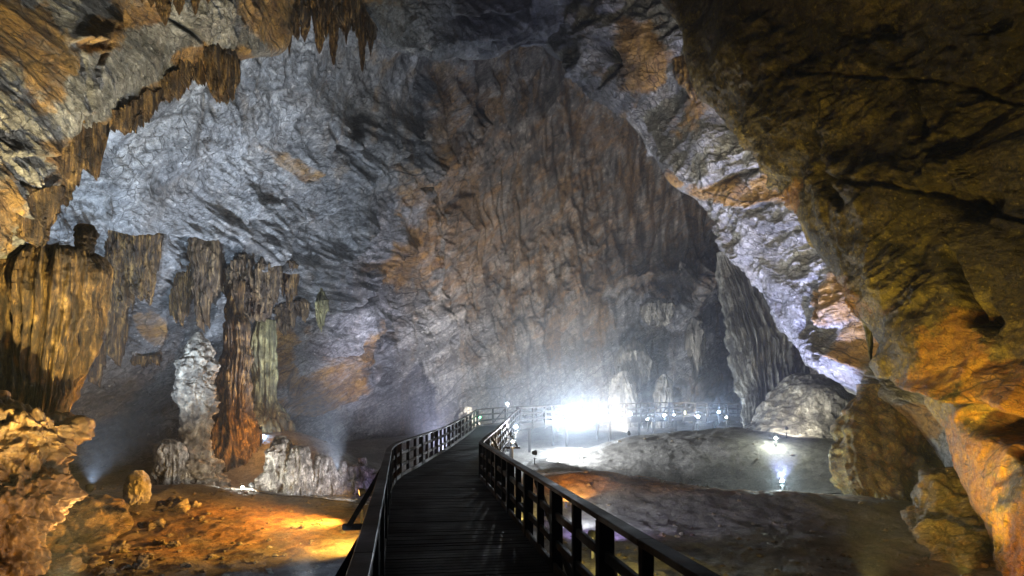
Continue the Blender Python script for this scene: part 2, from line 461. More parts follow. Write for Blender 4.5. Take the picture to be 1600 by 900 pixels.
LEDGE = [
 ([(60, 372), (120, 352), (190, 342)], 26, 0.9), ([(185, 372), (250, 362), (300, 368), (345, 352), (400, 312), (470, 262), (560, 210)], 34, 1.0),
 ([(345, 410), (400, 385), (440, 352), (500, 322), (590, 262), (660, 200)], 40, 1.3),
 ([(340, 440), (400, 412), (455, 408), (520, 395), (600, 340)], 26, 1.6),
 ([(440, 510), (490, 478), (540, 465), (600, 420), (660, 380)], 30, 1.5),
 ([(420, 660), (480, 640), (560, 600), (640, 540)], 30, 1.2),
 ([(500, 560), (560, 520), (620, 500), (700, 470)], 24, 1.2),
 ([(930, 470), (1000, 440), (1060, 440), (1110, 470)], 30, 0.9),
 ([(950, 520), (1010, 505), (1060, 520), (1100, 515)], 24, 0.7), ([(640, 300), (700, 240), (760, 180)], 40, 1.6),
 ([(980, 570), (1030, 556), (1090, 570)], 20, 0.5)]
CRK = [([(405, 60), (412, 110), (395, 170), (385, 240)], 3, 0.5), ([(455, 300), (500, 230), (560, 180)], 4, 0.6), ([(500, 180), (505, 215), (530, 235)], 3, 0.5),
 ([(150, 480), (170, 520), (230, 540)], 3, 0.4), ([(715, 560), (720, 470), (705, 420), (730, 330), (760, 280)], 5, 1.0), ([(860, 560), (850, 480), (880, 400)], 6, 1.2),
 ([(560, 600), (600, 540), (640, 500), (650, 470)], 5, 0.7), ([(250, 560), (275, 510), (290, 460)], 3, .4)]
disp = disp + ledges(px, py, LEDGE) + grooves(px, py, CRK)
W = W + N * disp[..., None]
och = blobs(px, py, [(690, 210, 34, 170, -12), (745, 380, 75, 130, 0), (640, 400, 85, 45, 35), (510, 590, 90, 40, 40), (545, 540, 70, 20, 50),
      (455, 260, 14, 60, 60), (840, 400, 110, 110, 0), (880, 250, 120, 110, 0), (1000, 330, 110, 80, 0), (430, 560, 50, 60, 0), (250, 520, 20, 30, 0), (870, 500, 60, 60, 0), (330, 620, 40, 60, 0), (1110, 330, 60, 100, 0), (720, 300, 90, 200, -10), (900, 380, 180, 140, 0)], 2)
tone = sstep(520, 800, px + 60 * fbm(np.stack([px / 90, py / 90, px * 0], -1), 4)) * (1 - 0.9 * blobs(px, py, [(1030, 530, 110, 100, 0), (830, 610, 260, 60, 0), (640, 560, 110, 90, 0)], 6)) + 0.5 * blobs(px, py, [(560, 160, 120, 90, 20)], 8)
WALL_D = W[..., 1].ravel(); WALL_PX = CX + W[..., 0].ravel() / WALL_D * F; WALL_PY = HY - (W[..., 2].ravel() - CZ) / WALL_D * F
def wall_depth(x, y, r=5):
    m = (np.abs(WALL_PX - x) < r) & (np.abs(WALL_PY - y) < r)
    return float(np.percentile(WALL_D[m], 35)) if m.any() else None
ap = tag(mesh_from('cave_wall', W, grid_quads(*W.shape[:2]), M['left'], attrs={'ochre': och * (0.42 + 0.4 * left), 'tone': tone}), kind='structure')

def loft_sheet(name, edge, far, ts, n, m, mat, axis, size, amp, stretch, feats=None, ochre=None, back=(18, 6, 5.0), relief_face=(0, 0, 3), dark=None):
    """A mass of rock: its outline (edge), a strip that turns away behind it, and the face running on to a far line."""
    e = np.array(edge, float); f = np.array(far, float)
    rows = []
    dirn = (f - e)[:, :2]; dirn = dirn / np.linalg.norm(dirn, axis=1)[:, None]
    for off, dd in ((back[0] * 2.2, back[2]), (back[0], back[2] * 0.45), (0, 0)):
        r = e.copy(); r[:, :2] += dirn * off; r[:, 2] += dd; rows.append(r)
    for t, pull in ts:
        r = e + (f - e) * t; r[:, 2] -= pull; rows.append(r)
    W, px, py = net(np.array(rows), n, m)
    N = normals(W, relief_face)
    d = rock_relief(W, px, py, axis, size, stretch, amp)
    if feats: d = d + ledges(px, py, feats[0]) + grooves(px, py, feats[1])
    d = d * (W[..., 1] / W[..., 1].mean()) ** 0.6
    W = W + N * d[..., None]
    och = blobs(px, py, ochre, 4) if ochre else np.zeros(px.shape)
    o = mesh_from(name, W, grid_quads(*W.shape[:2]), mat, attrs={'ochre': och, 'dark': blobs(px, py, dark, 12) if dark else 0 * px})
    return tag(o, kind='structure')

# upper left roof block, its broken edge carries the dripstone fringe
edge = [(-150, 480, 10.5), (-50, 430, 11), (20, 385, 11.5), (62, 320, 12.2), (110, 235, 13), (190, 190, 14.5), (280, 132, 16.5), (372, 92, 18),
        (425, 70, 20), (470, 25, 22), (535, 8, 24), (585, 52, 26), (650, 80, 28), (750, 88, 31), (840, 78, 33), (930, 80, 34)]
far = [(-350, 250, 7), (-350, 80, 7), (-330, -50, 7.5), (-280, -180, 8), (-200, -280, 9), (-80, -300, 10), (60, -300, 11.5), (190, -300, 12.5),
       (300, -300, 14), (400, -300, 15.5), (480, -300, 17), (540, -300, 18), (620, -300, 20), (740, -300, 22), (850, -300, 24), (960, -300, 25)]
loft_sheet('cave_ceiling', edge, far, [(0.05, 0.5), (0.16, 0.9), (0.4, 0.8), (0.7, 0.3), (1, 0)], 330, 1000, M['ceil'], (-0.5, 0.2, 0.85), 0.75, 0.6, 3.2,
    feats=([([(0, 245), (60, 240), (110, 200), (160, 120)], 16, 0.25), ([(100, 70), (160, 60), (200, 20)], 16, 0.4), ([(590, 40), (650, 55), (760, 40), (830, 10)], 20, 0.9), ([(740, 70), (800, 48), (850, 30), (900, 10)], 14, 0.8), ([(700, 20), (780, 0), (850, -30)], 16, 0.9), ([(780, 84), (820, 62), (880, 50)], 8, 0.5)],
           [([(260, 25), (300, 50), (330, 75)], 3, 0.35), ([(125, 75), (128, 130), (125, 170)], 3, 0.3), ([(0, 250), (30, 280), (50, 320)], 4, 0.4), ([(180, 60), (150, 110), (145, 160)], 3, .3)]),
    ochre=[(40, 60, 65, 130, 25), (160, 45, 50, 45, 0), (215, 20, 60, 30, 0), (110, 260, 50, 80, 35), (230, 165, 90, 22, 33), (420, 30, 60, 45, 0), (5, 330, 25, 60, 0), (340, 100, 60, 16, 20), (300, 95, 30, 20, 0), (500, 10, 90, 40, 0), (150, 215, 120, 18, 35)],
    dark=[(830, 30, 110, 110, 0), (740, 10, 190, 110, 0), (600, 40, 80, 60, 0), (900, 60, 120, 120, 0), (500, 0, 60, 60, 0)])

# right hand arch of pale rock
edge = [(700, -160, 34), (795, -20, 34), (850, 72, 33), (910, 132, 32), (975, 178, 31), (1012, 230, 30.5), (1042, 268, 30), (1085, 312, 29.5),
        (1118, 375, 29), (1160, 432, 28), (1205, 500, 27), (1245, 562, 26), (1290, 585, 25), (1345, 622, 23), (1410, 655, 21), (1455, 700, 19.5), (1500, 770, 18), (1545, 860, 16), (1590, 960, 14.5)]
far = [(1150, -350, 23), (1250, -200, 21), (1260, -50, 20.5), (1290, 60, 20), (1320, 130, 19.5), (1350, 200, 19), (1390, 260, 18.5), (1420, 320, 18.2),
       (1450, 380, 18), (1480, 440, 17.5), (1510, 500, 17), (1550, 560, 17), (1570, 600, 16.5), (1600, 650, 16), (1640, 700, 15.5), (1660, 750, 15), (1680, 820, 14.5), (1700, 900, 14), (1720, 1000, 13.5)]
loft_sheet('cave_arch', edge, far, [(0.05, 0.6), (0.16, 1.1), (0.4, 1.2), (0.7, 0.6), (1, 0)], 300, 950, M['arch'], (0.62, 0.2, 0.75), 0.9, 0.85, 3.0,
    feats=([([(1000, 190), (1080, 270), (1170, 320), (1250, 300)], 22, 0.5), ([(1240, 510), (1300, 545), (1360, 575), (1430, 640)], 14, 0.9), ([(1160, 400), (1230, 440), (1290, 430)], 14, 0.4)],
           [([(925, 60), (950, 100), (930, 140)], 5, 0.7), ([(1060, 60), (1085, 110), (1090, 150)], 14, 1.5), ([(1275, 425), (1283, 460), (1290, 495)], 5, 0.7), ([(1115, 285), (1160, 270), (1210, 262)], 4, .5),
            ([(1010, 60), (1060, 30), (1080, 10)], 5, .6), ([(1235, 505), (1250, 530), (1280, 560)], 5, 1.0), ([(1325, 570), (1350, 585), (1390, 600)], 5, .8)]),
    ochre=[(1150, 300, 90, 22, -5), (1320, 470, 45, 60, -35), (1060, 275, 22, 14, -30), (1090, 120, 40, 90, -20), (1210, 290, 40, 20, 0), (1345, 520, 40, 50, -40), (990, 100, 60, 80, 0), (1420, 650, 40, 50, -40)],
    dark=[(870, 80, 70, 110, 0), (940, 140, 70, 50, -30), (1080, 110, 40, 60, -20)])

# near right wall
edge = [(960, -300, 23), (1000, -150, 22), (1040, -10, 21), (1085, 90, 20), (1130, 172, 19.5), (1180, 225, 19), (1232, 285, 18.5), (1258, 345, 18), (1300, 400, 17.5), (1335, 455, 17),
        (1375, 540, 16), (1415, 605, 15.5), (1450, 665, 15), (1490, 735, 14), (1520, 800, 13), (1545, 860, 12.3), (1570, 930, 11.5), (1600, 1050, 11)]
far = [(1300, -450, 14), (1450, -400, 12.5), (1600, -350, 11), (1700, -280, 10), (1760, -180, 9.5), (1820, -80, 9), (1850, 20, 9), (1880, 120, 8.5), (1900, 220, 8.5), (1900, 320, 8),
       (1900, 420, 8), (1900, 520, 7.5), (1900, 620, 7.5), (1900, 720, 7.2), (1900, 820, 7), (1900, 920, 7), (1900, 1000, 7), (1900, 1100, 7)]
loft_sheet('cave_side_wall', edge, far, [(0.04, 0.6), (0.12, 1.2), (0.32, 1.3), (0.65, 0.6), (1, 0)], 420, 900, M['near'], (0.75, 0.3, 0.6), 0.75, 0.75, 1.3,
    feats=([([(1360, 560), (1440, 600), (1520, 640), (1600, 660)], 40, 0.7)],
           [([(1240, 110), (1330, 118), (1400, 125), (1480, 128), (1540, 150), (1610, 165)], 3, 0.14), ([(1300, 280), (1400, 290), (1480, 315), (1540, 330), (1620, 345)], 3.5, 0.16), ([(1440, 295), (1530, 325), (1560, 300)], 16, 0.5), ([(1485, 648), (1530, 655), (1585, 668), (1620, 690)], 17, 1.7), ([(1390, 100), (1420, 160), (1440, 210)], 5, 0.5), ([(1470, 380), (1495, 450), (1500, 510)], 6, 0.6), ([(1260, 200), (1300, 290), (1330, 330)], 8, 0.5),
            ([(1500, 500), (1540, 480)], 18, .8), ([(1560, 690), (1590, 720)], 5, .6)]),
    ochre=[(1500, 760, 70, 120, -30), (1560, 640, 90, 80, 0), (1240, 320, 18, 40, -20), (1480, 560, 60, 80, 0), (1330, 480, 60, 60, -40), (1590, 850, 60, 90, 0)])

# ------------------------------------------------------------------ ground
DECK = [(0.35, -4, 0), (0.20, 0, 0), (0.10, 3.5, 0), (-0.40, 6.2, 0), (-0.93, 10, 0), (-1.60, 15, 0), (-1.88, 18, 0), (-1.6, 26, 0.2), (-1.25, 31, 0.5), (-0.75, 35.2, 0.95),
        (1.4, 37.3, 1.1), (5.2, 39, 1.2), (9.5, 40.5, 1.35), (13.5, 42.5, 1.3), (19, 43.5, 1.2)]

def bell(X, Y, cx, cy, rx, ry, h, p=2.0):
    r = ((X - cx) / rx) ** 2 + ((Y - cy) / ry) ** 2
    return h * np.exp(-r ** (p / 2))

def ground_height(X, Y):
    z = -1.25 + 0 * X
    z = z + 1.9 * sstep(24, 50, Y) * (0.55 + 0.45 * sstep(-8, 6, X))        # climbs to the back of the chamber
    z = z + bell(X, Y, 7.6, 29.5, 4.6, 4.2, 1.55, 3)                        # the broad mound
    z = z + bell(X, Y, 13.8, 26.0, 4.5, 3.6, 1.0) + bell(X, Y, 2.2, 21.6, 3.2, 1.9, 1.0) + bell(X, Y, 1.5, 27, 2.2, 2.2, 0.8)
    z = z + bell(X, Y, 15.5, 30.5, 6.0, 4.0, 1.15)
    z = z - bell(X, Y, 5.5, 24.2, 6, 1.7, 0.9)
    z = z + bell(X, Y, 7.5, 19.5, 5.0, 1.8, 0.45) - bell(X, Y, 10, 13, 6, 3, 0.3)
    z = z + bell(X, Y, -7.8, 19, 4, 3.2, 0.35) + bell(X, Y, -13, 19, 4, 4, 0.7) - bell(X, Y, -9.5, 15.0, 2.4, 1.8, 0.3)
    z = z + 2.5 * sstep(14, 24, X - 0.15 * Y + 3) * sstep(24, 34, Y)
    p = np.stack([X, Y, 0 * X], -1)
    z = z + bell(X, Y, -11.8, 29.6, 4.2, 2.6, 1.9, 3)
    z = z + 0.24 * fbm(p / 6, 3) + 0.045 * fbm(p / 1.1, 4, 0.6)
    z = z + 0.025 * np.maximum(0, fbm(p / 0.45 + 50, 3, 0.7))
    return z

def gz(x, y):
    return float(ground_height(np.array([float(x)]), np.array([float(y)]))[0])

yy = np.concatenate([np.linspace(-12, 8, 60), np.linspace(8, 36, 620)[1:], np.linspace(36, 80, 200)[1:]])
xx = np.concatenate([np.linspace(-40, -14, 70), np.linspace(-14, 22, 620)[1:], np.linspace(22, 48, 70)[1:]])
X, Y = np.meshgrid(xx, yy)
Z = ground_height(X, Y)
gpx = X / np.maximum(Y, 1) * F + CX; gpy = HY - (Z - CZ) / np.maximum(Y, 1) * F
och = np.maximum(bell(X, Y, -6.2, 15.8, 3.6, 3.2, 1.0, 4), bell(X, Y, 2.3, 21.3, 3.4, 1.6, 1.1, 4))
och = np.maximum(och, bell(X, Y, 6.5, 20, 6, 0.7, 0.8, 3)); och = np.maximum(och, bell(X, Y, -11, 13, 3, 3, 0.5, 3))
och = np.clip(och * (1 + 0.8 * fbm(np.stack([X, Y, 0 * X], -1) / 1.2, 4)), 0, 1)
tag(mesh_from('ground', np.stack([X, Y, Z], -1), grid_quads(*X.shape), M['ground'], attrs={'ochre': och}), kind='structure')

# ------------------------------------------------------------------ solid formations
def solid(name, secs, mat, label, cat, group=None, n=90, m=110, relief=0.1, knob=0.0, flute=0.0, nf=9, fine=0.4, squash=0.8, layer=0.0, seed=0,
          kscale=1.0, parent=None, skirt=True):
    """Free-standing or hanging rock. secs: (py, px_left, px_right, depth) from top to bottom; cross-sections are rounded and closed."""
    S = np.array(secs, float)
    A = catmull(S, n)
    d = A[:, 3]; cx = ((A[:, 1] + A[:, 2]) / 2 - CX) / F * d; r = np.maximum((A[:, 2] - A[:, 1]) / 2 / F * d, 0.004); z = CZ + (HY - A[:, 0]) / F * d
    th = np.linspace(0, 2 * np.pi, m, endpoint=False)
    R = r[:, None] * np.ones(m)
    rng = np.random.RandomState(seed + 5)
    base = np.stack([cx[:, None] + R * np.cos(th), d[:, None] + squash * R * np.sin(th), z[:, None] + 0 * R], -1)
    sc = r.max()
    cap = np.ones(n)[:, None]
    D = relief * sc * 1.6 * fbm(base / (sc * 0.9) + seed, 4, 0.55) * cap
    if flute:
        ph = fbm(np.stack([np.cos(th) * nf * 0.22, np.sin(th) * nf * 0.22, th * 0 + seed], -1), 3, 0.7)[None, :]
        tw = 0.16 * perlin(np.stack([base[..., 2] / (sc * 1.3), 0 * R + seed, 0 * R], -1))
        lo = np.stack([np.cos(th + tw) * nf / 5.0, np.sin(th + tw) * nf / 5.0, base[..., 2] / (sc * 2.6)], -1)
        lo2 = lo * np.array([2.3, 2.3, 1.2]) + 7
        D = D + flute * (R * 0.75 + 0.25 * sc) * (1.5 * (ridged(lo + seed, 2, 0.5) - 0.8) + 0.7 * (ridged(lo2, 2, 0.5) - 0.8))
    if knob:
        a1, a2, ci = worley(base / (sc * 0.42 * kscale) + seed)
        b1, b2, ci = worley(base / (sc * 0.19 * kscale) + seed + 3)
        D = D + knob * sc * (0.55 - a1) * 0.9 + knob * sc * (0.5 - b1) * 0.45
    if layer:
        zz = base[..., 2] / (sc * 0.55) + 0.5 * fbm(base / sc + 9, 3)
        fz = zz - np.floor(zz); D = D + layer * sc * (fz ** 0.6 * (1 - fz) * 1.6 - 0.3)
    D = D + fine * (0.035 if flute else 0.09) * sc * fbm(base / (sc * 0.16) + seed, 4, 0.55)
    if flute: D = D * np.minimum(1, np.linspace(0, 1, n)[:, None] * 7 + 0.05)
    D = D * np.minimum(1, (R / sc) * 1.6 + 0.06)
    rad = np.stack([np.cos(th)[None, :] + 0 * R, np.sin(th)[None, :] + 0 * R, 0 * R], -1)
    out = np.cross(np.gradient(base, axis=0), np.roll(base, -1, 1) - np.roll(base, 1, 1)); out /= np.linalg.norm(out, axis=-1, keepdims=True) + 1e-9
    out *= np.sign(np.sum(out * rad, -1, keepdims=True) + 1e-6); out = out + 0.25 * rad
    V = base + out * D[..., None]
    V = np.concatenate([V.reshape(-1, 3), [[cx[0], d[0], z[0] + 0.02 * sc], [cx[-1], d[-1], z[-1]]]])
    q = grid_quads(n, m, True)[:, ::-1]; k = n * m
    j = np.arange(m); jn = (j + 1) % m
    tris = np.concatenate([np.stack([np.full(m, k), j, jn], -1), np.stack([np.full(m, k + 1), (n - 1) * m + jn, (n - 1) * m + j], -1)])
    loc = (cx[-1], d[-1], z[-1])
    o = mesh_from(name, V, q, mat, parent=parent, attrs={'ochre': np.full(len(V), 0.35)}, tris=tris, loc=loc)
    if parent is None: tag(o, label, cat, group)
    return o

def curtain(name, top, mat, label, cat, group=None, thick=0.35, nf=1.0, rag=0.5, m=None, n=84, seed=0, spikes=1.0, snap=False):
    """Dripstone drapery. top: (px, py, depth, length px) along the line it hangs from; folded, thickest at the top, ragged below."""
    S = np.array(top, float)
    if snap:
        for r in S:
            q = wall_depth(r[0], r[1] + 4)
            if q: r[2] = q
        S[:, 2] = 0.5 * S[:, 2] + 0.5 * S[:, 2].mean()
    L = sum(math.dist(a[:2], b[:2]) for a, b in zip(S, S[1:]))
    m = m or int(max(60, min(420, L * 2.2)))
    A = catmull(S, m); s = np.linspace(0, 1, m)
    dd = A[:, 2]; x = (A[:, 0] - CX) / F * dd; z = CZ + (HY - A[:, 1]) / F * dd; ln = A[:, 3] / F * dd
    arc = np.concatenate([[0], np.cumsum(np.hypot(np.diff(x), np.diff(dd)))])
    q = np.stack([arc / (0.33 / nf), 0 * arc + seed, 0 * arc], -1)
    fold = ridged(q, 3, 0.6)
    fold = (fold - fold.min()) / (np.ptp(fold) + 1e-6)
    q2 = np.stack([arc / (0.8 / nf), 0 * arc + seed + 4, 0 * arc], -1)
    big = 0.5 + 0.5 * np.clip(perlin(q2) * 2.2, -1, 1)
    q3 = np.stack([arc / (0.14 / nf), 0 * arc + seed + 8, 0 * arc], -1)
    f3 = ridged(q3, 2, 0.6); f3 = (f3 - f3.min()) / (np.ptp(f3) + 1e-6)
    ln = ln * (1.08 - rag * (0.7 * (1 - big) + 0.55 * (1 - fold) * spikes + 0.35 * (1 - f3)))
    env = 0.5 + 0.5 * np.sin(np.pi * np.clip(s + 0.10 * perlin(np.stack([s * 3, 0 * s + seed, 0 * s], -1)), 0.02, 0.98)) ** 0.6
    ln = ln * env
    fold = 0.65 * fold + 0.35 * f3
    endt = np.sin(np.pi * np.clip(s, 0.012, 0.988)) ** 0.35
    v0 = np.linspace(-0.16, 1, n)[:, None]; v = np.maximum(v0, 0)
    rise = np.where(v0 < 0, -v0, 0) * (0.5 + 2.6 * np.clip(fbm(q * 0.35 + 5, 3) + 0.5, 0, 1.2))[None, :]
    front = thick * endt * (0.35 + 0.65 * fold + 0.6 * big) * (0.35 + 0.65 * np.sqrt(np.clip(1 - v, 0, 1))) * np.sqrt(np.clip((v0 + 0.16) * 5 , 0, 1))
    front = front * (1 - sstep(0.9, 1.0, v) * 0.95)
    z = z + 0.16 * ln * perlin(q * 0.4 + 30) - 0.20 * ln * (1 - np.sin(np.pi * np.clip(s, 0.01, 0.99)) ** 0.5)
    zz = z[None, :] - v * ln[None, :] + rise * ln[None, :]
    base = np.stack([x[None, :] + 0 * v, dd[None, :] - front, zz], -1)
    nz = fbm(base * np.array([1, 1, 0.22]) * 3.0 * nf + seed, 5, 0.62)
    base[..., 1] -= (0.30 * thick * nz + 0.16 * thick * fbm(base * np.array([1, 1, 0.7]) * 2.2 * nf + seed + 3, 4, 0.6)) * endt
    base[..., 0] += 0.10 * thick * fbm(base * np.array([1, 1, 0.5]) * 1.5 + seed + 20, 4) * (v > 0.02)
    bk = base.copy(); bk[..., 1] = dd[None, :] + 0.25 * thick * endt * (1 - 0.9 * v)
    V = np.concatenate([base, bk[:, ::-1]], 1)            # front then back, closed around
    mm = 2 * m
    q = grid_quads(n, mm, True)
    j = np.arange(m - 1)
    bot = np.stack([(n - 1) * mm + j, (n - 1) * mm + j + 1, (n - 1) * mm + mm - 2 - j, (n - 1) * mm + mm - 1 - j], -1)
    topq = np.stack([j, mm - 1 - j, mm - 2 - j, j + 1], -1)
    o = mesh_from(name, V, np.concatenate([q, bot, topq]), mat, attrs={'ochre': np.full(n * mm, 0.4)}, loc=(x[0], dd[0], z[0]))
    return tag(o, label, cat, group)

# ---- left side: dripstone
T = 'dripstone hanging from the left wall'
solid('flowstone_column', [(384, 50, 86, 12.5), (388, 18, 112, 12.5), (397, -14, 136, 12.5), (412, -38, 150, 12.5), (435, -50, 154, 12.5), (475, -52, 149, 12.5), (530, -42, 134, 12.5), (590, -28, 118, 12.5), (640, -10, 100, 12.5), (668, 8, 78, 12.5), (676, 28, 60, 12.5)],
      M['drip'], 'huge brown fluted flowstone bulb hanging at the left edge above a knobbly mass', 'flowstone', n=200, m=420, relief=0.06, flute=0.10, nf=22, fine=0.5, squash=0.7, seed=3)
solid('stalactite', [(352, 122, 146, 13.2), (365, 118, 150, 13), (385, 119, 146, 12.8), (408, 122, 142, 12.6)], M['drip'],
      'short knob of brown stone sitting on the shoulder of the huge flowstone bulb', 'stalactite', flute=0.08, seed=9, n=60, m=80)
solid('stalagmite_mass', [(612, -20, 8, 11.2), (640, -60, 26, 11.2), (655, -70, 104, 11.3), (690, -70, 104, 11.3), (715, -75, 92, 11.2), (745, -80, 100, 11.1), (775, -80, 98, 11), (805, -85, 78, 11), (835, -90, 62, 11), (870, -95, 60, 11), (905, -100, 48, 11), (960, -110, 40, 11)],
      M['knob_brown'], 'knobbly gold brown mass of stalagmite at the lower left corner', 'stalagmite', n=240, m=360, relief=0.16, knob=0.16, layer=0.07, fine=0.9, squash=0.8, seed=21, kscale=0.6)
curtain('stalactite_curtain', [(176, 372, 21.5, 60), (190, 371, 21.3, 145), (210, 370, 21.2, 130), (232, 368, 21.2, 118), (238, 367, 21.2, 130), (255, 366, 21.3, 60)], M['drip'],
        'broad brown drapery hanging under a dark ledge, right of the huge flowstone bulb', 'stalactite', T, snap=True, thick=0.9, rag=0.45, seed=2)
curtain('stalactite_curtain', [(182, 420, 21.0, 40), (168, 455, 20.8, 110), (158, 478, 20.6, 130), (150, 500, 20.4, 110), (128, 520, 20.2, 70)][::-1], M['drip'],
        'long ragged brown drapery trailing down to the left below the broad one', 'stalactite', T, snap=True, thick=0.8, rag=0.5, seed=8)
curtain('stalactite_curtain', [(165, 470, 20.2, 40), (178, 472, 20.2, 95), (188, 474, 20.2, 125), (200, 476, 20.3, 60)], M['drip'],
        'narrow brown dripstone tongue ending in a spike beneath the broad drapery', 'stalactite', T, snap=True, thick=0.6, rag=0.45, seed=12)
curtain('stalactite_curtain', [(196, 540, 23, 22), (212, 548, 23, 32), (228, 556, 23, 26), (250, 558, 23, 32)], M['drip'],
        'small orange fringe of drips on the blue wall beside the tall stalagmite', 'stalactite', T, snap=True, thick=0.35, rag=0.7, nf=1.6, seed=5)
curtain('stalactite_curtain', [(302, 374, 25.5, 110), (315, 374, 25.3, 150), (330, 386, 25.2, 150), (346, 394, 25.2, 110)], M['drip_far'],
        'pair of tall brown drips hanging from the crack above the tall stalagmite', 'stalactite', T, snap=True, thick=0.8, rag=0.6, seed=15)
curtain('stalactite_curtain', [(268, 470, 24.5, 40), (282, 440, 24.5, 90), (296, 420, 24.6, 90), (306, 400, 24.8, 50)], M['drip'],
        'slanting brown drip running left from the pair of tall brown drips', 'stalactite', T, snap=True, thick=0.55, rag=0.5, seed=16)
curtain('stalactite_curtain', [(345, 430, 29, 40), (365, 428, 28.8, 70), (385, 418, 28.6, 95), (405, 415, 28.5, 110), (425, 412, 28.6, 95), (440, 410, 28.8, 70)], M['drip_far'],
        'wide row of tan dripstone tubes under the ledge in the middle of the left wall', 'stalactite', T, snap=True, thick=1.2, rag=0.45, seed=18, nf=0.9)
curtain('stalactite_curtain', [(438, 412, 29.5, 60), (450, 410, 29.4, 85), (460, 412, 29.4, 95), (468, 414, 29.5, 40)], M['drip'],
        'dark red brown drapery at the right end of the row of tan tubes', 'stalactite', T, snap=True, thick=0.8, rag=0.5, seed=19)
solid('stalagmite_column', [(440, 360, 384, 29.4), (480, 352, 380, 29.2), (510, 352, 388, 29), (545, 350, 390, 29), (585, 346, 392, 28.8), (620, 344, 390, 28.6), (655, 340, 392, 28.4), (672, 334, 400, 28.2), (700, 328, 408, 28), (745, 316, 420, 27.9)],
      M['drip'], 'tall orange brown streaked column right behind the knobbly tall stalagmite', 'column', n=160, m=200, relief=0.1, flute=0.12, nf=14, seed=23)
solid('stalagmite_column', [(500, 400, 430, 31), (540, 392, 432, 31), (580, 394, 432, 31), (620, 390, 432, 30.8), (645, 384, 440, 30.6), (660, 380, 450, 30.5), (690, 376, 458, 30.5), (735, 366, 470, 30.3)],
      M['drip_green'], 'yellow green lit column in the alcove beside the orange brown one', 'column', n=120, m=160, relief=0.08, flute=0.1, nf=10, seed=25)
curtain('stalactite_curtain', [(494, 472, 33, 40), (503, 472, 33, 58), (514, 470, 33, 30)], M['drip_green'], 'short olive fluted dripstone cone under the middle ledge', 'stalactite', T, thick=0.6, rag=0.5, seed=26)
curtain('stalactite_curtain', [(430, 480, 31.5, 40), (450, 478, 31.6, 60), (470, 472, 31.8, 50), (485, 474, 32.2, 40)], M['drip_far'],
        'ragged olive brown fringe between the row of tan tubes and the olive cone', 'stalactite', T, snap=True, thick=0.7, rag=0.8, seed=27)
# roof fringe
T2 = 'dripstone fringe along the broken edge of the roof block'
curtain('stalactite_curtain', [(325, 94, 17.2, 60), (340, 90, 17.2, 72), (352, 90, 17.3, 70), (364, 92, 17.5, 82), (375, 96, 17.8, 70)], M['drip'],
        'golden brown fluted block hanging at the right end of the roof fringe', 'stalactite', T2, thick=0.6, rag=0.35, seed=31, nf=1.4)
curtain('stalactite_curtain', [(252, 140, 15.7, 30), (268, 132, 15.9, 44), (285, 122, 16.1, 40), (300, 108, 16.4, 34), (315, 100, 16.8, 50), (326, 96, 17.0, 40)], M['drip'],
        'jagged brown row of spikes left of the golden block in the roof fringe', 'stalactite', T2, thick=0.45, rag=0.7, seed=32, nf=1.5)
curtain('stalactite_curtain', [(160, 200, 13.6, 30), (180, 192, 14.0, 34), (205, 182, 14.3, 34), (225, 168, 14.8, 40), (250, 148, 15.4, 36), (262, 140, 15.8, 20)], M['drip'],
        'thin low fringe of small brown drips in the middle of the roof edge', 'stalactite', T2, thick=0.35, rag=0.7, seed=33, nf=1.5)
curtain('stalactite_curtain', [(52, 310, 11.9, 80), (72, 272, 12.1, 110), (92, 248, 12.3, 120), (115, 222, 12.6, 110), (135, 206, 12.9, 90), (152, 200, 13.3, 110), (168, 194, 13.6, 50)], M['drip'],
        'big dark brown sheaf of dripstone at the lower end of the roof edge', 'stalactite', T2, thick=0.7, rag=0.5, seed=34, nf=1.1)
curtain('stalactite_curtain', [(-8, 330, 10.8, 60), (10, 330, 11.0, 70), (30, 332, 11.4, 40), (46, 330, 11.6, 60), (66, 322, 11.6, 72), (82, 310, 11.8, 66), (100, 290, 12.0, 40)], M['drip'],
        'dark brown tongue of dripstone hanging over the huge flowstone bulb', 'stalactite', T2, thick=0.5, rag=0.5, seed=35, nf=1.2)
curtain('stalactite_curtain', [(428, 30, 20.5, 50), (445, 10, 20.8, 70), (470, -5, 21, 90), (490, -10, 21.4, 80), (515, -15, 22, 95), (545, -5, 22.8, 80), (570, 20, 24, 75), (590, 45, 25, 40)], M['drip'],
        'dark cluster of roof dripstone at the top of the picture, left of the grey slab', 'stalactite', T2, thick=1.1, rag=0.75, seed=36, nf=0.9)
SP = [(452, 40, 84, 5, 21.5), (476, 30, 66, 9, 21.8), (499, 20, 84, 11, 22), (521, 40, 102, 8, 22.2), (541, 30, 70, 4, 22.6), (566, 40, 112, 7, 23.5), (579, 60, 88, 4, 24.5), (438, 50, 70, 8, 21.2)]
for k, (x, y0, y1, w, d) in enumerate(SP):
    solid('stalactite', [(y0 - 20, x - w, x + w, d), (y0, x - w, x + w, d), ((y0 + y1) / 2, x - w * .7, x + w * .7, d), (y1 - 6, x - w * .3, x + w * .3, d), (y1, x - .6, x + .6, d)], M['drip'],
          ['slender', 'blunt', 'stout', 'longest', 'narrow', 'dark wet', 'leaning', 'pale tipped'][k] + ' brown stalactite in the dark roof cluster, ' + ['first', 'second', 'third', 'fourth', 'fifth', 'sixth', 'seventh', 'eighth'][[1, 2, 3, 4, 5, 6, 7, 0][k]] + ' counted from its golden end', 'stalactite', 'stalactites in the dark roof cluster', n=60, m=48, flute=0.12, seed=40 + k)
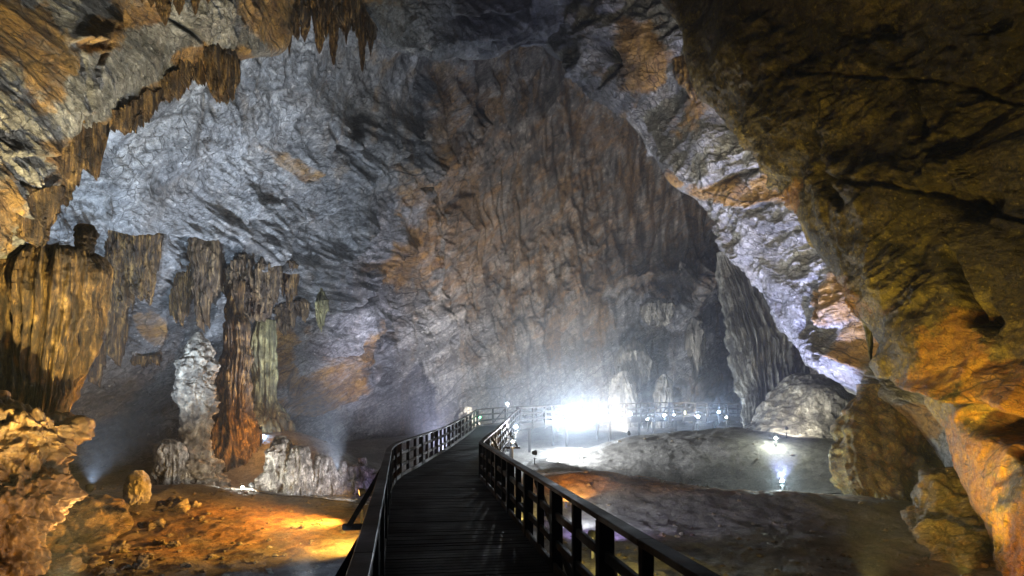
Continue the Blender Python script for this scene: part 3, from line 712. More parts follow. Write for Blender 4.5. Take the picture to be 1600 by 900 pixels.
SP2 = [(222, -10, 6, 5, 13.5), (236, -5, 12, 5, 13.6), (258, 0, 40, 9, 13.8), (250, -5, 26, 7, 13.7), (280, -8, 24, 8, 14.2), (305, -10, 24, 7, 14.6), (325, -12, 6, 5, 15)]
for k, (x, y0, y1, w, d) in enumerate(SP2):
    solid('stalactite', [(y0 - 20, x - w * 1.3, x + w * 1.3, d), (y0, x - w, x + w, d), ((y0 + y1) / 2, x - w * .75, x + w * .75, d), (y1 - 4, x - w * .3, x + w * .3, d), (y1, x - .6, x + .6, d)], M['drip'],
          ['small', 'stubby', 'broadest and longest', 'forked', 'rust brown', 'dark grey brown', 'tiny'][k] + ' stalactite at the top edge of the ochre roof, ' + ['first', 'second', 'fourth', 'third', 'fifth', 'sixth', 'last'][k] + ' of its row', 'stalactite', 'stalactites at the top edge of the ochre roof', n=50, m=44, flute=0.15, seed=60 + k)
solid('stalactite_stub', [(146, 88, 112, 12.4), (152, 83, 118, 12.3), (165, 86, 117, 12.3), (180, 91, 118, 12.4), (192, 94, 116, 12.5)], M['pale'], 'pale broken stub of dripstone standing out of the grey roof', 'stalactite', n=60, m=70, relief=0.15, flute=0.08, seed=71)

# ---- left floor
solid('tall_stalagmite', [(519, 308, 313, 25), (526, 303, 318, 25), (540, 296, 326, 25), (560, 287, 332, 25), (582, 282, 332, 25), (598, 288, 330, 25), (606, 276, 330, 25), (625, 278, 330, 25), (655, 286, 331, 25), (685, 288, 328, 25), (712, 282, 332, 25), (730, 282, 345, 25), (748, 280, 347, 25), (762, 262, 352, 25), (790, 255, 356, 25)],
      M['knob'], 'tall pale knobbly stalagmite tapering to a ringed tip before the blue wall', 'stalagmite', n=260, m=240, relief=0.12, knob=0.14, layer=0.10, fine=0.9, squash=0.9, seed=81, kscale=0.7)
solid('stalagmite', [(686, 256, 272, 24), (700, 246, 288, 24), (725, 243, 292, 24), (750, 246, 290, 24), (765, 240, 296, 24), (785, 236, 300, 24)], M['pale'],
      'grey violet dripping stump leaning against the foot of the tall pale stalagmite', 'stalagmite', n=120, m=140, relief=0.16, flute=0.12, nf=12, fine=0.8, seed=83)
solid('stalagmite', [(735, 212, 224, 17.5), (745, 203, 230, 17.5), (765, 198, 233, 17.5), (785, 195, 234, 17.5), (800, 194, 236, 17.5), (806, 196, 228, 17.5), (825, 180, 240, 17.5), (850, 170, 250, 17.5)], M['knob'],
      'small rounded tan stalagmite between the long boulder and the tall one', 'stalagmite', n=110, m=120, relief=0.10, fine=0.6, seed=85, kscale=1.4)
T3 = 'pale stalagmites in a row behind the orange floor'
for k, (secs, lab, sd) in enumerate([
    ([(681, 430, 446, 22.5), (690, 422, 456, 22.5), (705, 420, 462, 22.5), (725, 412, 464, 22.5), (750, 410, 466, 22.5), (764, 408, 468, 22.5), (790, 404, 472, 22.5)], 'largest hooded grey stalagmite at the left of the pale row', 91),
    ([(696, 462, 472, 22.2), (704, 455, 480, 22.2), (720, 454, 484, 22.2), (745, 452, 486, 22.2), (762, 450, 488, 22.2), (785, 446, 490, 22.2)], 'round headed white stalagmite touching the largest grey one', 92),
    ([(708, 497, 503, 22.6), (718, 490, 508, 22.6), (740, 486, 510, 22.6), (760, 482, 513, 22.6), (785, 480, 515, 22.6)], 'twin tipped pale stalagmite in the middle of the row', 93),
    ([(714, 511, 518, 23), (725, 508, 523, 23), (745, 505, 528, 23), (762, 502, 533, 23), (785, 500, 536, 23)], 'slim violet stalagmite right of the twin tipped one', 94),
    ([(721, 532, 541, 23.4), (735, 530, 542, 23.4), (750, 528, 545, 23.4), (764, 526, 548, 23.4), (785, 524, 550, 23.4)], 'small finger shaped stalagmite next to the low mound', 95),
    ([(726, 552, 566, 23.8), (735, 546, 580, 23.8), (750, 540, 592, 23.8), (770, 536, 600, 23.8), (790, 530, 610, 23.8)], 'low sandy mound of flowstone at the right end of the row', 96),
    ([(715, 560, 572, 24.5), (722, 558, 574, 24.5), (729, 560, 574, 24.5), (740, 556, 578, 24.5), (770, 550, 585, 24.5)], 'little pale capped stump on top of the sandy mound', 97)]):
    solid('stalagmite', secs, M['pale'], lab, 'stalagmite', T3, n=110, m=120, relief=0.16, flute=0.13, nf=11, fine=0.9, knob=0.05, squash=0.85, seed=sd)

def boulder(secs, label, sd, group=None, mat='boulder', squash=1.0, n=70, m=80, relief=0.28):
    o = solid('boulder', secs, M[mat], label, 'boulder', group, n=n, m=m, relief=relief, fine=0.3, squash=squash, layer=0.02, seed=sd)
    return o
boulder([(782, 120, 166, 15.5), (790, 80, 172, 15.5), (806, 66, 180, 15.5), (825, 62, 178, 15.4), (850, 60, 172, 15.3), (880, 58, 165, 15.2)], 'long slanting brown slab lying beside the knobbly mass', 101, squash=1.3, n=110, m=140, relief=0.2)
boulder([(776, 98, 104, 14.8), (790, 84, 112, 14.8), (815, 72, 116, 14.8), (845, 66, 120, 14.8)], 'pointed orange rock wedged behind the knobbly mass', 102)
T4 = 'loose stones on the floor at the lower left'
def stone(px, py, w, h, label, sd, rounded=False):
    d = (CZ + 1.2) * F / (py - HY)
    x = (px - CX) / F * d; g = gz(x, d); d = (CZ - g) * F / (py - HY)
    rr = random.Random(sd)
    a, b = rr.uniform(.2, .6), rr.uniform(.6, .9)
    solid('stone', [(py - h, px - w * a * .5, px + w * .3, d), (py - h * .8, px - w * b * .8, px + w * .62, d), (py - h * .35, px - w * .95, px + w * .92, d), (py, px - w, px + w, d), (py + h * .4, px - w * .9, px + w * .9, d)], M['boulder'],
          label, 'stone', T4, n=34, m=44, relief=0.35, fine=0.7, seed=sd)
for a in [(66, 895, 12, 24, 'upright pointed stone next to the knobbly mass', 111), (92, 898, 26, 26, 'rounded hump backed stone at the bottom edge', 112), (142, 884, 17, 18, 'orange lit wedge stone in the lower left floor', 113),
          (186, 862, 13, 18, 'bright orange crown shaped stone below the tan stalagmite', 114), (220, 888, 11, 24, 'small pyramid stone near the bottom edge', 115), (234, 872, 6, 8, 'pebble sized stone beside the small pyramid stone', 116),
          (249, 850, 10, 7, 'flat pale stone lying on the orange slope', 117), (274, 854, 9, 8, 'light brown stone right of the flat pale one', 118), (240, 820, 16, 7, 'broad flat slab at the foot of the tan stalagmite', 119),
          (265, 794, 20, 14, 'dark oblong stone below the grey violet stump', 120), (196, 888, 8, 8, 'small dark stone between the pyramid and the wedge', 121), (160, 896, 12, 9, 'low stone at the bottom edge beside the wedge stone', 122), (300, 790, 10, 7, 'thin stone in front of the tall pale stalagmite', 123),
          (330, 872, 7, 5, 'brown pebble on the middle of the orange floor', 124), (290, 884, 8, 6, 'brown pebble at the lower end of the orange slope', 125), (120, 862, 14, 10, 'dark stone in the shade under the long slab', 126)]:
    stone(*a)
def gravel(n, seed):
    rng = np.random.RandomState(seed)
    V, T = [], []
    ico = np.array([(0, 0, 1), (.9, 0, .3), (.3, .85, .3), (-.75, .5, .25), (-.7, -.55, .3), (.3, -.9, .25), (.6, .5, -.4), (-.3, .8, -.4), (-.9, 0, -.4), (-.2, -.8, -.4), (.7, -.5, -.4), (0, 0, -.8)])
    tr = [(0, 1, 2), (0, 2, 3), (0, 3, 4), (0, 4, 5), (0, 5, 1), (1, 6, 2), (2, 6, 7), (2, 7, 3), (3, 7, 8), (3, 8, 4), (4, 8, 9), (4, 9, 5), (5, 9, 10), (5, 10, 1), (1, 10, 6), (11, 7, 6), (11, 8, 7), (11, 9, 8), (11, 10, 9), (11, 6, 10)]
    Yv = 10 + 20 * rng.rand(n) ** 1.3; side = rng.rand(n)
    Xv = np.where(side < 0.6, -Yv * (0.18 + 0.55 * rng.rand(n)), Yv * (0.05 + 0.62 * rng.rand(n)))
    Zv = ground_height(Xv, Yv)
    for k in range(n):
        sz = 0.012 + 0.075 * rng.rand() ** 5
        a = rng.rand() * 6.28; c, s_ = math.cos(a), math.sin(a)
        v = ico * (0.7 + 0.6 * rng.rand(12, 1)) * sz * np.array([1.3, 0.9, 0.65])
        v = np.stack([v[:, 0] * c - v[:, 1] * s_, v[:, 0] * s_ + v[:, 1] * c, v[:, 2]], -1) + (Xv[k], Yv[k], Zv[k] + 0.2 * sz)
        T += [[q + 12 * k for q in t] for t in tr]; V.append(v)
    V = np.concatenate(V)
    return tag(mesh_from('gravel', V, np.zeros((0, 4), int), M['boulder'], tris=T, smooth=False, attrs={'ochre': np.full(len(V), 0.2)}), kind='stuff')
gravel(2600, 3)

# ---- right side
solid('fluted_column', [(395, 1120, 1150, 40), (430, 1128, 1180, 40), (480, 1136, 1215, 39.5), (530, 1143, 1240, 39), (570, 1150, 1250, 38.5), (610, 1160, 1250, 38), (650, 1166, 1240, 37.5), (672, 1170, 1240, 37), (700, 1172, 1240, 37)],
      M['drip_grey'], 'great grey fluted column standing behind the right arch', 'column', n=220, m=420, relief=0.08, flute=0.16, nf=26, fine=0.5, seed=131)
solid('rock_mound', [(584, 1240, 1262, 33), (592, 1222, 1300, 33), (610, 1205, 1325, 32.5), (635, 1190, 1340, 32), (660, 1178, 1345, 31.5), (682, 1165, 1350, 31), (720, 1150, 1355, 31)],
      M['drip_grey'], 'pale steep heap of flowstone between the grey column and the arch', 'mound', n=170, m=260, relief=0.06, fine=0.28, seed=133)
solid('rock_pillar', [(600, 1340, 1440, 22), (640, 1330, 1470, 21.8), (690, 1326, 1490, 21.5), (730, 1322, 1500, 21), (765, 1330, 1510, 20.6), (795, 1340, 1530, 20), (815, 1372, 1550, 19.6), (850, 1400, 1560, 19.2)],
      M['near'], 'dark brown rock pillar under the foot of the pale arch', 'rock', n=200, m=260, relief=0.13, fine=0.5, flute=0.05, nf=9, squash=0.6, seed=135)
boulder([(730, 1480, 1500, 16.8), (752, 1445, 1530, 16.8), (785, 1424, 1545, 16.6), (810, 1420, 1560, 16.4), (835, 1428, 1570, 16), (860, 1445, 1590, 15.6), (890, 1475, 1600, 15.2), (930, 1480, 1610, 15)], 'big rounded olive brown boulder leaning on the right wall', 137, n=140, m=160, relief=0.22, squash=0.7)
boulder([(812, 1462, 1490, 14.9), (826, 1450, 1520, 14.8), (850, 1448, 1545, 14.6), (880, 1470, 1570, 14.4), (920, 1490, 1590, 14.2)], 'lower mossy boulder in front of the big rounded one', 139, n=90, m=110, relief=0.25, squash=0.7)
solid('stalactite', [(440, 1334, 1350, 16.6), (470, 1341, 1356, 16.5), (510, 1350, 1363, 16.4), (550, 1357, 1363, 16.3), (576, 1360.5, 1361.5, 16.3)], M['drip_green'],
      'long yellow green spike hanging from the edge of the near right wall', 'stalactite', flute=0.1, n=90, m=50, seed=141)
solid('stalactite', [(300, 1246, 1262, 18), (320, 1250, 1272, 17.9), (345, 1258, 1280, 17.8), (365, 1268, 1280, 17.7), (374, 1273, 1276, 17.7)], M['drip'],
      'rust red blade of stone at the lip of the near right wall', 'stalactite', n=60, m=60, relief=0.1, seed=143)
solid('stalactite', [(95, 1050, 1085, 23.5), (120, 1058, 1096, 23.3), (140, 1072, 1100, 23.2), (155, 1082, 1098, 23.1), (161, 1086, 1090, 23.1)], M['drip'],
      'broad dark wedge of stone in the cleft at the top of the arch', 'stalactite', n=60, m=60, relief=0.12, seed=144)
solid('stalactite', [(505, 1236, 1250, 26), (520, 1240, 1252, 25.9), (535, 1244, 1250, 25.8), (541, 1246, 1248, 25.8)], M['drip_grey'],
      'small dark hook of stone on the violet lower edge of the arch', 'stalactite', n=40, m=40, seed=145)
# back wall
T5 = 'dripstone on the back wall behind the lights'
for k, (pts, lab) in enumerate([
    ([(1000, 478, 50, 30), (1015, 475, 50, 55), (1035, 478, 50, 40), (1050, 480, 50, 30)], 'hanging group of pale drips on the lit back wall'),
    ([(1070, 520, 50, 50), (1085, 515, 50, 80), (1100, 515, 50, 60)], 'pale ribbed drapery at the edge of the dark passage'),
    ([(960, 560, 51, 40), (975, 550, 51, 65), (1000, 552, 51, 70), (1020, 565, 51, 40)], 'white flowstone skirt low on the back wall')]):
    curtain('stalactite_curtain', pts, M['drip_grey'], lab, 'stalactite', T5, thick=1.5, rag=0.5, seed=150 + k, nf=0.5)
solid('stalagmite', [(585, 1034, 1042, 47), (595, 1028, 1048, 47), (615, 1024, 1050, 47), (650, 1020, 1052, 47), (680, 1018, 1055, 47)], M['drip_grey'], 'rounded pale stalagmite behind the far walkway railing', 'stalagmite', T5, seed=161, flute=0.1)
solid('stalagmite', [(580, 966, 980, 48), (600, 958, 990, 48), (640, 950, 1000, 48), (680, 948, 1005, 48)], M['drip_grey'], 'wide pale hump behind the brightest lamps', 'stalagmite', T5, seed=162, flute=0.1)
solid('stalagmite', [(636, 722, 736, 44), (648, 714, 744, 44), (665, 708, 750, 44), (700, 700, 756, 44)], M['drip_grey'], 'dark rounded rock beyond the left railing bend', 'stalagmite', T5, seed=163)

# ------------------------------------------------------------------ boardwalk and railings
def path_eval(y_or_n, n=400):
    K = np.array(DECK, float)
    return catmull(K, n)
_K = np.array([(1.15, -3, 0), (0.64, 0, 0), (0.115, 3.4, 0), (-1.64, 14.7, 0), (-1.98, 17.3, 0)] + DECK[7:], float)
_a = np.concatenate([[0], np.cumsum(np.linalg.norm(np.diff(_K, axis=0), axis=1))])
_s = np.linspace(0, _a[-1], 3000)
C = np.stack([np.interp(_s, _a, _K[:, k]) for k in range(3)], -1)
_w = 14; _p = np.concatenate([np.repeat(C[:1], _w, 0), C, np.repeat(C[-1:], _w, 0)])
C = np.stack([np.convolve(_p[:, k], np.ones(2 * _w + 1) / (2 * _w + 1), 'valid') for k in range(3)], -1)
seg = np.linalg.norm(np.diff(C, axis=0), axis=1); ARC = np.concatenate([[0], np.cumsum(seg)])
def at_arc(s):
    s = np.clip(s, 0, ARC[-1] - 1e-3)
    p = np.array([np.interp(s, ARC, C[:, k]) for k in range(3)])
    q = np.array([np.interp(min(s + 0.15, ARC[-1]), ARC, C[:, k]) for k in range(3)]) - np.array([np.interp(max(s - 0.15, 0), ARC, C[:, k]) for k in range(3)])
    t = q / np.linalg.norm(q); nrm = np.array([t[1], -t[0], 0]); nrm /= np.linalg.norm(nrm)
    return p, t, nrm          # nrm points to the right hand side

BOXF = [(0, 3, 2, 1), (4, 5, 6, 7), (0, 1, 5, 4), (1, 2, 6, 5), (2, 3, 7, 6), (3, 0, 4, 7)]
class MB:
    def __init__(self): self.v = []; self.f = []
    def beam(self, a, b, w, h, up=(0, 0, 1)):
        """square timber from a to b, w across, h along up"""
        a = np.array(a, float); b = np.array(b, float); t = b - a; t /= np.linalg.norm(t)
        up = np.array(up, float); s = np.cross(t, up); s /= np.linalg.norm(s); u = np.cross(s, t)
        k = len(self.v)
        for e in (a, b):
            for i, j in ((-1, -1), (1, -1), (1, 1), (-1, 1)):
                self.v.append(e + s * i * w / 2 + u * j * h / 2)
        self.f += [[x + k for x in q] for q in BOXF]
        return self
    def build(self, name, mat, parent, bevel=0.006):
        ploc = np.array(parent.location) if parent else np.zeros(3)
        o = mesh_from(name, np.array(self.v) - ploc, self.f, mat, parent=parent, smooth=False)
        if bevel:
            md = o.modifiers.new('bevel', 'BEVEL'); md.width = bevel; md.segments = 1
        return o

def HWf(s): y = float(np.interp(s, ARC, C[:, 1])); return 0.92 + 0.24 * min(1, max(0, (y - 3.4) / 11.3)) - 0.06 * float(sstep(15, 20, y))
HW = 1.13
deck_root = tag(empty('boardwalk', tuple(at_arc(3)[0])), kind='structure')
mb = MB(); s = 0.0
rr = random.Random(3)
while s < ARC[-1]:
    p, t, nr = at_arc(s); dz = rr.uniform(-0.004, 0.004)
    w = HWf(s) + 0.06 + rr.uniform(-0.015, 0.015)
    mb.beam(p - nr * w + (0, 0, -0.02 + dz), p + nr * w + (0, 0, -0.02 + dz + rr.uniform(-.003, .003)), 0.135, 0.04)
    s += 0.145
mb.build('plank_decking', M['deck'], deck_root, 0.004)
mb = MB(); s = 0.0
while s < ARC[-1] - 1:
    for off in (-0.82, 0, 0.82):
        a = at_arc(s); b = at_arc(s + 1.0)
        mb.beam(a[0] + a[2] * off + (0, 0, -0.13), b[0] + b[2] * off + (0, 0, -0.13), 0.09, 0.16)
    s += 1.0
mb.build('joists', M['wood'], deck_root, 0)
s = 1.0
while s < ARC[-1]:
    p, t, nr = at_arc(s)
    for off in (-0.86, 0.86):
        q = p + nr * off
        MB().beam(q + (0, 0, -0.2), (q[0], q[1], gz(q[0], q[1]) - 0.3), 0.14, 0.14, up=(0, 1, 0)).build('support_leg', M['wood'], deck_root, 0.008)
    s += 3.0

RH = 0.97
def railing(side, s0, s1, label, step=1.0, braces=(), xbrace=(), thick_every=2, outrig=()):
    root = empty('wooden_railing', tuple(at_arc(s0)[0] + at_arc(s0)[2] * side * HW)); tag(root, label, 'railing', 'railings of the boardwalk')
    def pt(s, z=0.0, out=0.0):
        p, t, nr = at_arc(s); return p + nr * side * (HWf(s) + out) + np.array([0, 0, z])
    ns = max(1, int(round((s1 - s0) / step))); ss = [s0 + (s1 - s0) * k / ns for k in range(ns + 1)]
    for k, s in enumerate(ss):
        th = 0.13 if k % thick_every == 0 else 0.085
        a, t, nr = at_arc(s)
        MB().beam(pt(s, -0.28, 0.0), pt(s, RH - 0.05), th, th, up=t).build('post', M['wood'], root)
    def run(z, w, h, mat, name, out=0.0, sub=2, merge=3):
        k = 0
        while k < ns:
            mb = MB(); e = min(k + merge, ns)
            for j in range(k, e):
                mb.beam(pt(ss[j] + (0.004 if j == k else 0), z, out), pt(ss[j + 1] - (0.004 if j == e - 1 else 0), z, out), w, h)
            mb.build(name, mat, root); k = e
    run(RH - 0.025, 0.125, 0.05, M['rail'], 'top_rail')
    run(RH - 0.34, 0.045, 0.09, M['wood'], 'middle_rail', 0.0)
    run(RH - 0.66, 0.045, 0.09, M['wood'], 'lower_rail', 0.0)
    run(0.03, 0.04, 0.14, M['wood'], 'toe_board', -0.03)
    for (a, b) in braces:
        MB().beam(pt(a, RH - 0.12, 0.07), pt(b, -0.02, 0.07), 0.05, 0.09).build('diagonal_brace', M['wood'], root)
    for s in xbrace:
        MB().beam(pt(s, 0.05, 0.06), pt(s + 1.0, RH - 0.1, 0.06), 0.04, 0.08).build('diagonal_brace', M['wood'], root)
    for s in outrig:
        MB().beam(pt(s, RH - 0.1, 0.04), pt(s, -0.12, 0.62), 0.08, 0.08, up=(0, 1, 0)).build('outer_strut', M['wood'], root)
        MB().beam(pt(s + 0.06, -0.13, -0.1), pt(s + 0.06, -0.13, 0.72), 0.09, 0.10).build('outrigger_beam', M['wood'], root)
    return root
def arc_of(y): return float(np.interp(y, C[:, 1], ARC))     # y grows along the walk
sA, sB, sC, sD = arc_of(1.2), arc_of(17.6), arc_of(34.8), ARC[-1] - 0.3
railing(-1, sA, sB, 'left railing of the dark boardwalk running from the bottom edge to its first bend', outrig=(arc_of(5.2), arc_of(11)))
railing(-1, sB, sC, 'left railing of the boardwalk beyond the first bend, up to the far turn', thick_every=3, xbrace=[sB + 5, sB + 10])
railing(-1, sC, sD, 'far railing of the boardwalk crossing behind the brightest lamps', thick_every=3, xbrace=[sC + k for k in (1, 3, 6, 9, 12)])
railing(1, sA, sB - 0.3, 'right railing of the boardwalk descending out of the bottom edge', braces=[(arc_of(9.0), arc_of(6.6))], outrig=(arc_of(13),))
railing(1, sB - 0.3, sC, 'right railing that bends back beyond the near corner post', thick_every=3, outrig=(arc_of(21), arc_of(28)))
railing(1, sC, sD, 'near side railing of the far crossing stretch of boardwalk', thick_every=3, xbrace=[sC + k for k in (2, 4, 5, 8, 11)])

# ------------------------------------------------------------------ lamps
def lamp_head(name, pos, target, color, label, radius=0.11, glow=40, group='flood lamps lighting the cave', stand=0.25, lens_scale=1.0):
    """a small round floodlight: housing, lens, bracket"""
    pos = Vector(pos); root = empty(name, pos); tag(root, label, 'floodlight', group)
    d = (Vector(target) - pos).normalized()
    root.rotation_euler = (0, 0, 0)
    q = d.to_track_quat('Z', 'Y')
    m = 20
    prof = [(0.02, -1.5), (0.55, -1.45), (0.8, -1.1), (1.05, -0.2), (1.12, 0.0), (1.12, 0.12), (0.98, 0.12), (0.95, 0.02)]
    V = []
    for r, h in prof:
        for k in range(m):
            a = 2 * math.pi * k / m; V.append(q @ Vector((r * radius * math.cos(a), r * radius * math.sin(a), h * radius)))
    mesh_from('housing', [list(v) for v in V], grid_quads(len(prof), m, True), M['metal'], parent=root)
    V = []
    for r, h in ((0.01, 0.20), (0.5, 0.16), (0.94, 0.04), (0.94, -0.02), (0.01, -0.04)):
        for k in range(m):
            a = 2 * math.pi * k / m; V.append(q @ Vector((r * radius * lens_scale * math.cos(a), r * radius * lens_scale * math.sin(a), h * radius)))
    mesh_from('lens', [list(v) for v in V], grid_quads(5, m, True), glow_mat('lamp_glass', color, glow), parent=root)
    mb = MB()
    side = d.cross(Vector((0, 0, 1))); side = side.normalized() if side.length > 1e-3 else Vector((1, 0, 0))
    for sgn in (-1, 1):
        o = side * sgn * radius * 1.25
        mb.beam(list(o - d * radius * 0.5), list(o - d * radius * 0.5 + Vector((0, 0, -radius * 1.5 - stand * 0.3))), 0.02, 0.04)
    b = -d * radius * 0.5 + Vector((0, 0, -radius * 1.5 - stand * 0.3))
    mb.beam(list(b - side * radius * 1.4), list(b + side * radius * 1.4), 0.05, 0.02)
    mb.beam(list(b + Vector((0, 0, 0.03))), list(b + Vector((0, 0, -stand))), 0.05, 0.05, up=(0, 1, 0))
    V = np.array([list(v) for v in mb.v])
    mesh_from('bracket', V, mb.f, M['metal'], parent=root, smooth=False)
    return root, d

GAIN = 3.0
def flood(pos, target, color, watts, label, cone=90, blend=0.6, radius=0.11, glow=40, soft=0.12, stand=0.25, point=False, on_ground=True):
    pos = list(pos)
    if on_ground: pos[2] = gz(pos[0], pos[1]) + radius * 1.5 + stand * 1.25
    root, d = lamp_head('flood_lamp', pos, target, color, label, radius, glow, stand=stand)
    L = bpy.data.lights.new('lamp_light', 'POINT' if point else 'SPOT')
    L.energy = watts * GAIN; L.color = color; L.shadow_soft_size = soft * 0.6
    if not point:
        L.spot_size = math.radians(cone); L.spot_blend = blend
    o = bpy.data.objects.new('lamp_light', L); COL.objects.link(o); o.parent = root
    o.location = d * (radius * 0.25 + (0.05 if not point else soft + 0.06)); o.rotation_euler = d.to_track_quat('-Z', 'Y').to_euler()
    return root

WHITE = (0.82, 0.91, 1.0); BLUE = (0.45, 0.66, 1.0); WARM = (1.0, 0.72, 0.38); ORANGE = (1.0, 0.46, 0.10); YEL = (1.0, 0.78, 0.22); VIOLET = (0.52, 0.42, 1.0)
def G0(px, d): return ((px - CX) / F * d, d, 0)
# the great glare
flood(P(902, 652, 35.4), P(860, 640, 0), WHITE, 950, 'blinding white flood lamp, the brightest one, below the far boardwalk', radius=0.14, glow=60, point=True, on_ground=False, soft=0.15)
flood(P(872, 659, 34), P(860, 640, 0), WHITE, 380, 'white lamp just left of the brightest lamp', radius=0.11, glow=200, point=True, on_ground=False)
flood(P(930, 652, 41.4), P(1010, 530, 52), (0.95, 0.95, 1.0), 2600, 'white lamp tilted up at the back wall, right of the brightest lamp', cone=110, radius=0.14, glow=60, on_ground=False)
for k, (x, y, d, c, w, lab) in enumerate([
    (793, 631, 38.5, WHITE, 60, 'small white lamp on the rail of the far left turn'), (806, 667, 30, WHITE, 330, 'white lamp below the bend of the right railing'),
    (801, 690, 24, WARM, 40, 'warm little lamp under the curved right railing'),
    (940, 648, 38, WHITE, 60, 'white lamp first to the right of the great glare'), (964, 649, 38, WHITE, 40, 'dim white lamp second to the right of the great glare'), (985, 647, 38, WHITE, 90, 'bright white lamp under the dark railing stack'),
    (1038, 649, 39, BLUE, 80, 'bluish lamp right of the dark railing stack'), (1053, 648, 40, WHITE, 40, 'tiny white lamp beside the orange glow'), (1070, 645, 41, WARM, 120, 'orange tinted lamp behind the far railing'),
    (1091, 651, 39, WHITE, 90, 'white lamp right of the orange tinted one'), (1123, 644, 40, BLUE, 140, 'blue green white lamp near the foot of the fluted column'), (1135, 652, 38, WHITE, 40, 'faint lamp next to the blue green white one'),
    (1012, 655, 36, WHITE, 50, 'low white lamp in front of the dark railing stack'), (1175, 668, 33, BLUE, 30, 'small violet lamp on the ground at the foot of the fluted column'),
    (412, 681, 29, BLUE, 40, 'small blue white lamp on the slope behind the hooded stalagmite'), (440, 653, 31, WHITE, 20, 'tiny white lamp at the base of the alcove'), (407, 668, 26.6, ORANGE, 110, 'orange lamp at the foot of the orange brown column')]):
    flood(P(x, y, d), P(x - 30, 640, 0) if k != 16 else P(380, 560, 29), c, w * (1.2 if x > 900 else 1), lab, radius=0.05 if w < 60 else 0.075, glow=150, point=True, on_ground=False, stand=0.5)
flood(P(750, 652, 34.4), P(740, 640, 0), (0.15, 1.0, 0.45), 5, 'tiny green lamp on a post of the left railing before the far turn', radius=0.05, glow=14, point=True, on_ground=False, stand=0.1)
def cable(pts, label):
    mb = MB(); q = []
    for (a, b), (c, d) in zip(pts, pts[1:]):
        for t in np.linspace(0, 1, 9)[:-1]: q.append((a + (c - a) * t + 0.06 * math.sin(9 * t + a), b + (d - b) * t + 0.05 * math.cos(7 * t)))
    for (a, b), (c, d) in zip(q, q[1:]): mb.beam((a, b, gz(a, b) + 0.03), (c, d, gz(c, d) + 0.03), 0.03, 0.03)
    o = mesh_from('cable', mb.v, mb.f, M['metal'], smooth=False); tag(o, label, 'cable', 'lamp cables on the floor')
cable([(9.1, 21.5), (10.3, 21.0), (11.6, 21.2)], 'black cable leading from the blue white lamp towards the brown pillar')
cable([(-8.9, 21.2), (-8.0, 20.2), (-6.2, 19.8), (-4.0, 19.6)], 'black cable leading from the lamp pair on the left floor to the boardwalk')
# lamps on the right slope
flood(P(1212, 702, 26.5), P(1150, 650, 0), (0.9, 1.0, 0.85), 90, 'pale lamp on the slope below the flowstone heap', radius=0.05, glow=150, point=True)
flood(P(1229, 695, 28), P(1270, 600, 33), (1.0, 0.93, 0.78), 420, 'second lamp on that slope, tilted up at the flowstone heap', cone=120, radius=0.07, glow=40)
flood(P(1222, 755, 21.5), P(1150, 650, 0), (0.75, 0.95, 1.0), 120, 'blue white lamp low on the dark right slope', radius=0.05, glow=180, point=True)
# pair on the left floor
flood(P(379, 762, 21), P(600, 650, 0), (1.0, 1.0, 0.9), 90, 'white lamp of the pair at the foot of the tall pale stalagmite', radius=0.05, glow=150, point=True, on_ground=False)
flood(P(393, 758, 21.5), P(310, 600, 25), (1.0, 0.93, 0.82), 80, 'blue white lamp of the pair, turned to the tall stalagmite', cone=100, radius=0.10, glow=90, on_ground=False)
# working floods, standing on the floor behind rocks and under the walkway, with some added fill lamps
flood((-11.6, 17.6, 0), P(260, 330, 25), (0.60, 0.78, 1.0), 3900, 'blue flood lamp hidden behind the long slab, washing the left wall', cone=88, blend=1.0, stand=0.12)
flood((-7.0, 26, 0), P(400, 380, 30), (0.78, 0.86, 1.0), 3500, 'cool flood lamp behind the pale row, washing the upper left wall', cone=80, blend=1.0)
flood((-3.5, 33, 0), P(620, 500, 46), (0.84, 0.80, 1.0), 4600, 'cool flood lamp beside the far boardwalk, turned to the left wall', cone=70, blend=1.0)
flood((-7.7, 12.3, 0), P(50, 470, 12.4), (1.0, 0.54, 0.16), 210, 'orange flood lamp on the near left floor, turned to the flowstone bulb', cone=120, radius=0.05, stand=0.05, glow=4)
flood((-4.9, 8.8, 0), P(30, 770, 11), (1.0, 0.54, 0.13), 250, 'orange flood lamp on the near left floor, turned to the knobbly mass', cone=65, blend=1.0)
flood((-2.9, 9.3, 0), P(270, 130, 15.5), (0.95, 0.94, 0.88), 2200, 'added pale flood lamp under the left railing, turned up to the roof block', cone=65, blend=1.0)  # unseen lamp, added to brighten the grey part of the roof
flood((-6.0, 8.6, 0), P(60, 120, 12), (1.0, 0.78, 0.30), 2800, 'yellow flood lamp on the near left floor, turned to the ochre roof', cone=75, blend=1.0)
flood((-2.7, 13.4, 0), (-6.8, 15.4, -1.2), (1.0, 0.58, 0.10), 800, 'orange flood lamp under the left edge of the boardwalk', cone=120, blend=1.0, stand=0.4)
flood((-4.0, 16.8, 0), (-9.0, 15.2, -1.2), (1.0, 0.46, 0.07), 1500, 'deep orange flood lamp beyond the outer strut, washing the left floor', cone=120, blend=1.0, stand=0.5, glow=5)
flood((0.9, 16.6, 0), (8.8, 19.5, -0.9), (0.80, 0.88, 1.0), 420, 'added blue white fill lamp under the right railing beyond its corner, washing the right floor', cone=110, blend=1.0, stand=0.2)  # broad dim fill, put in to lift the right floor
flood((1.0, 27.0, 0), (7.4, 29.3, 0.2), (0.85, 0.92, 1.0), 2400, 'added white fill lamp under the curved right railing, turned to the broad mound', cone=80, blend=0.8)  # added because the glare alone leaves the mound face dark
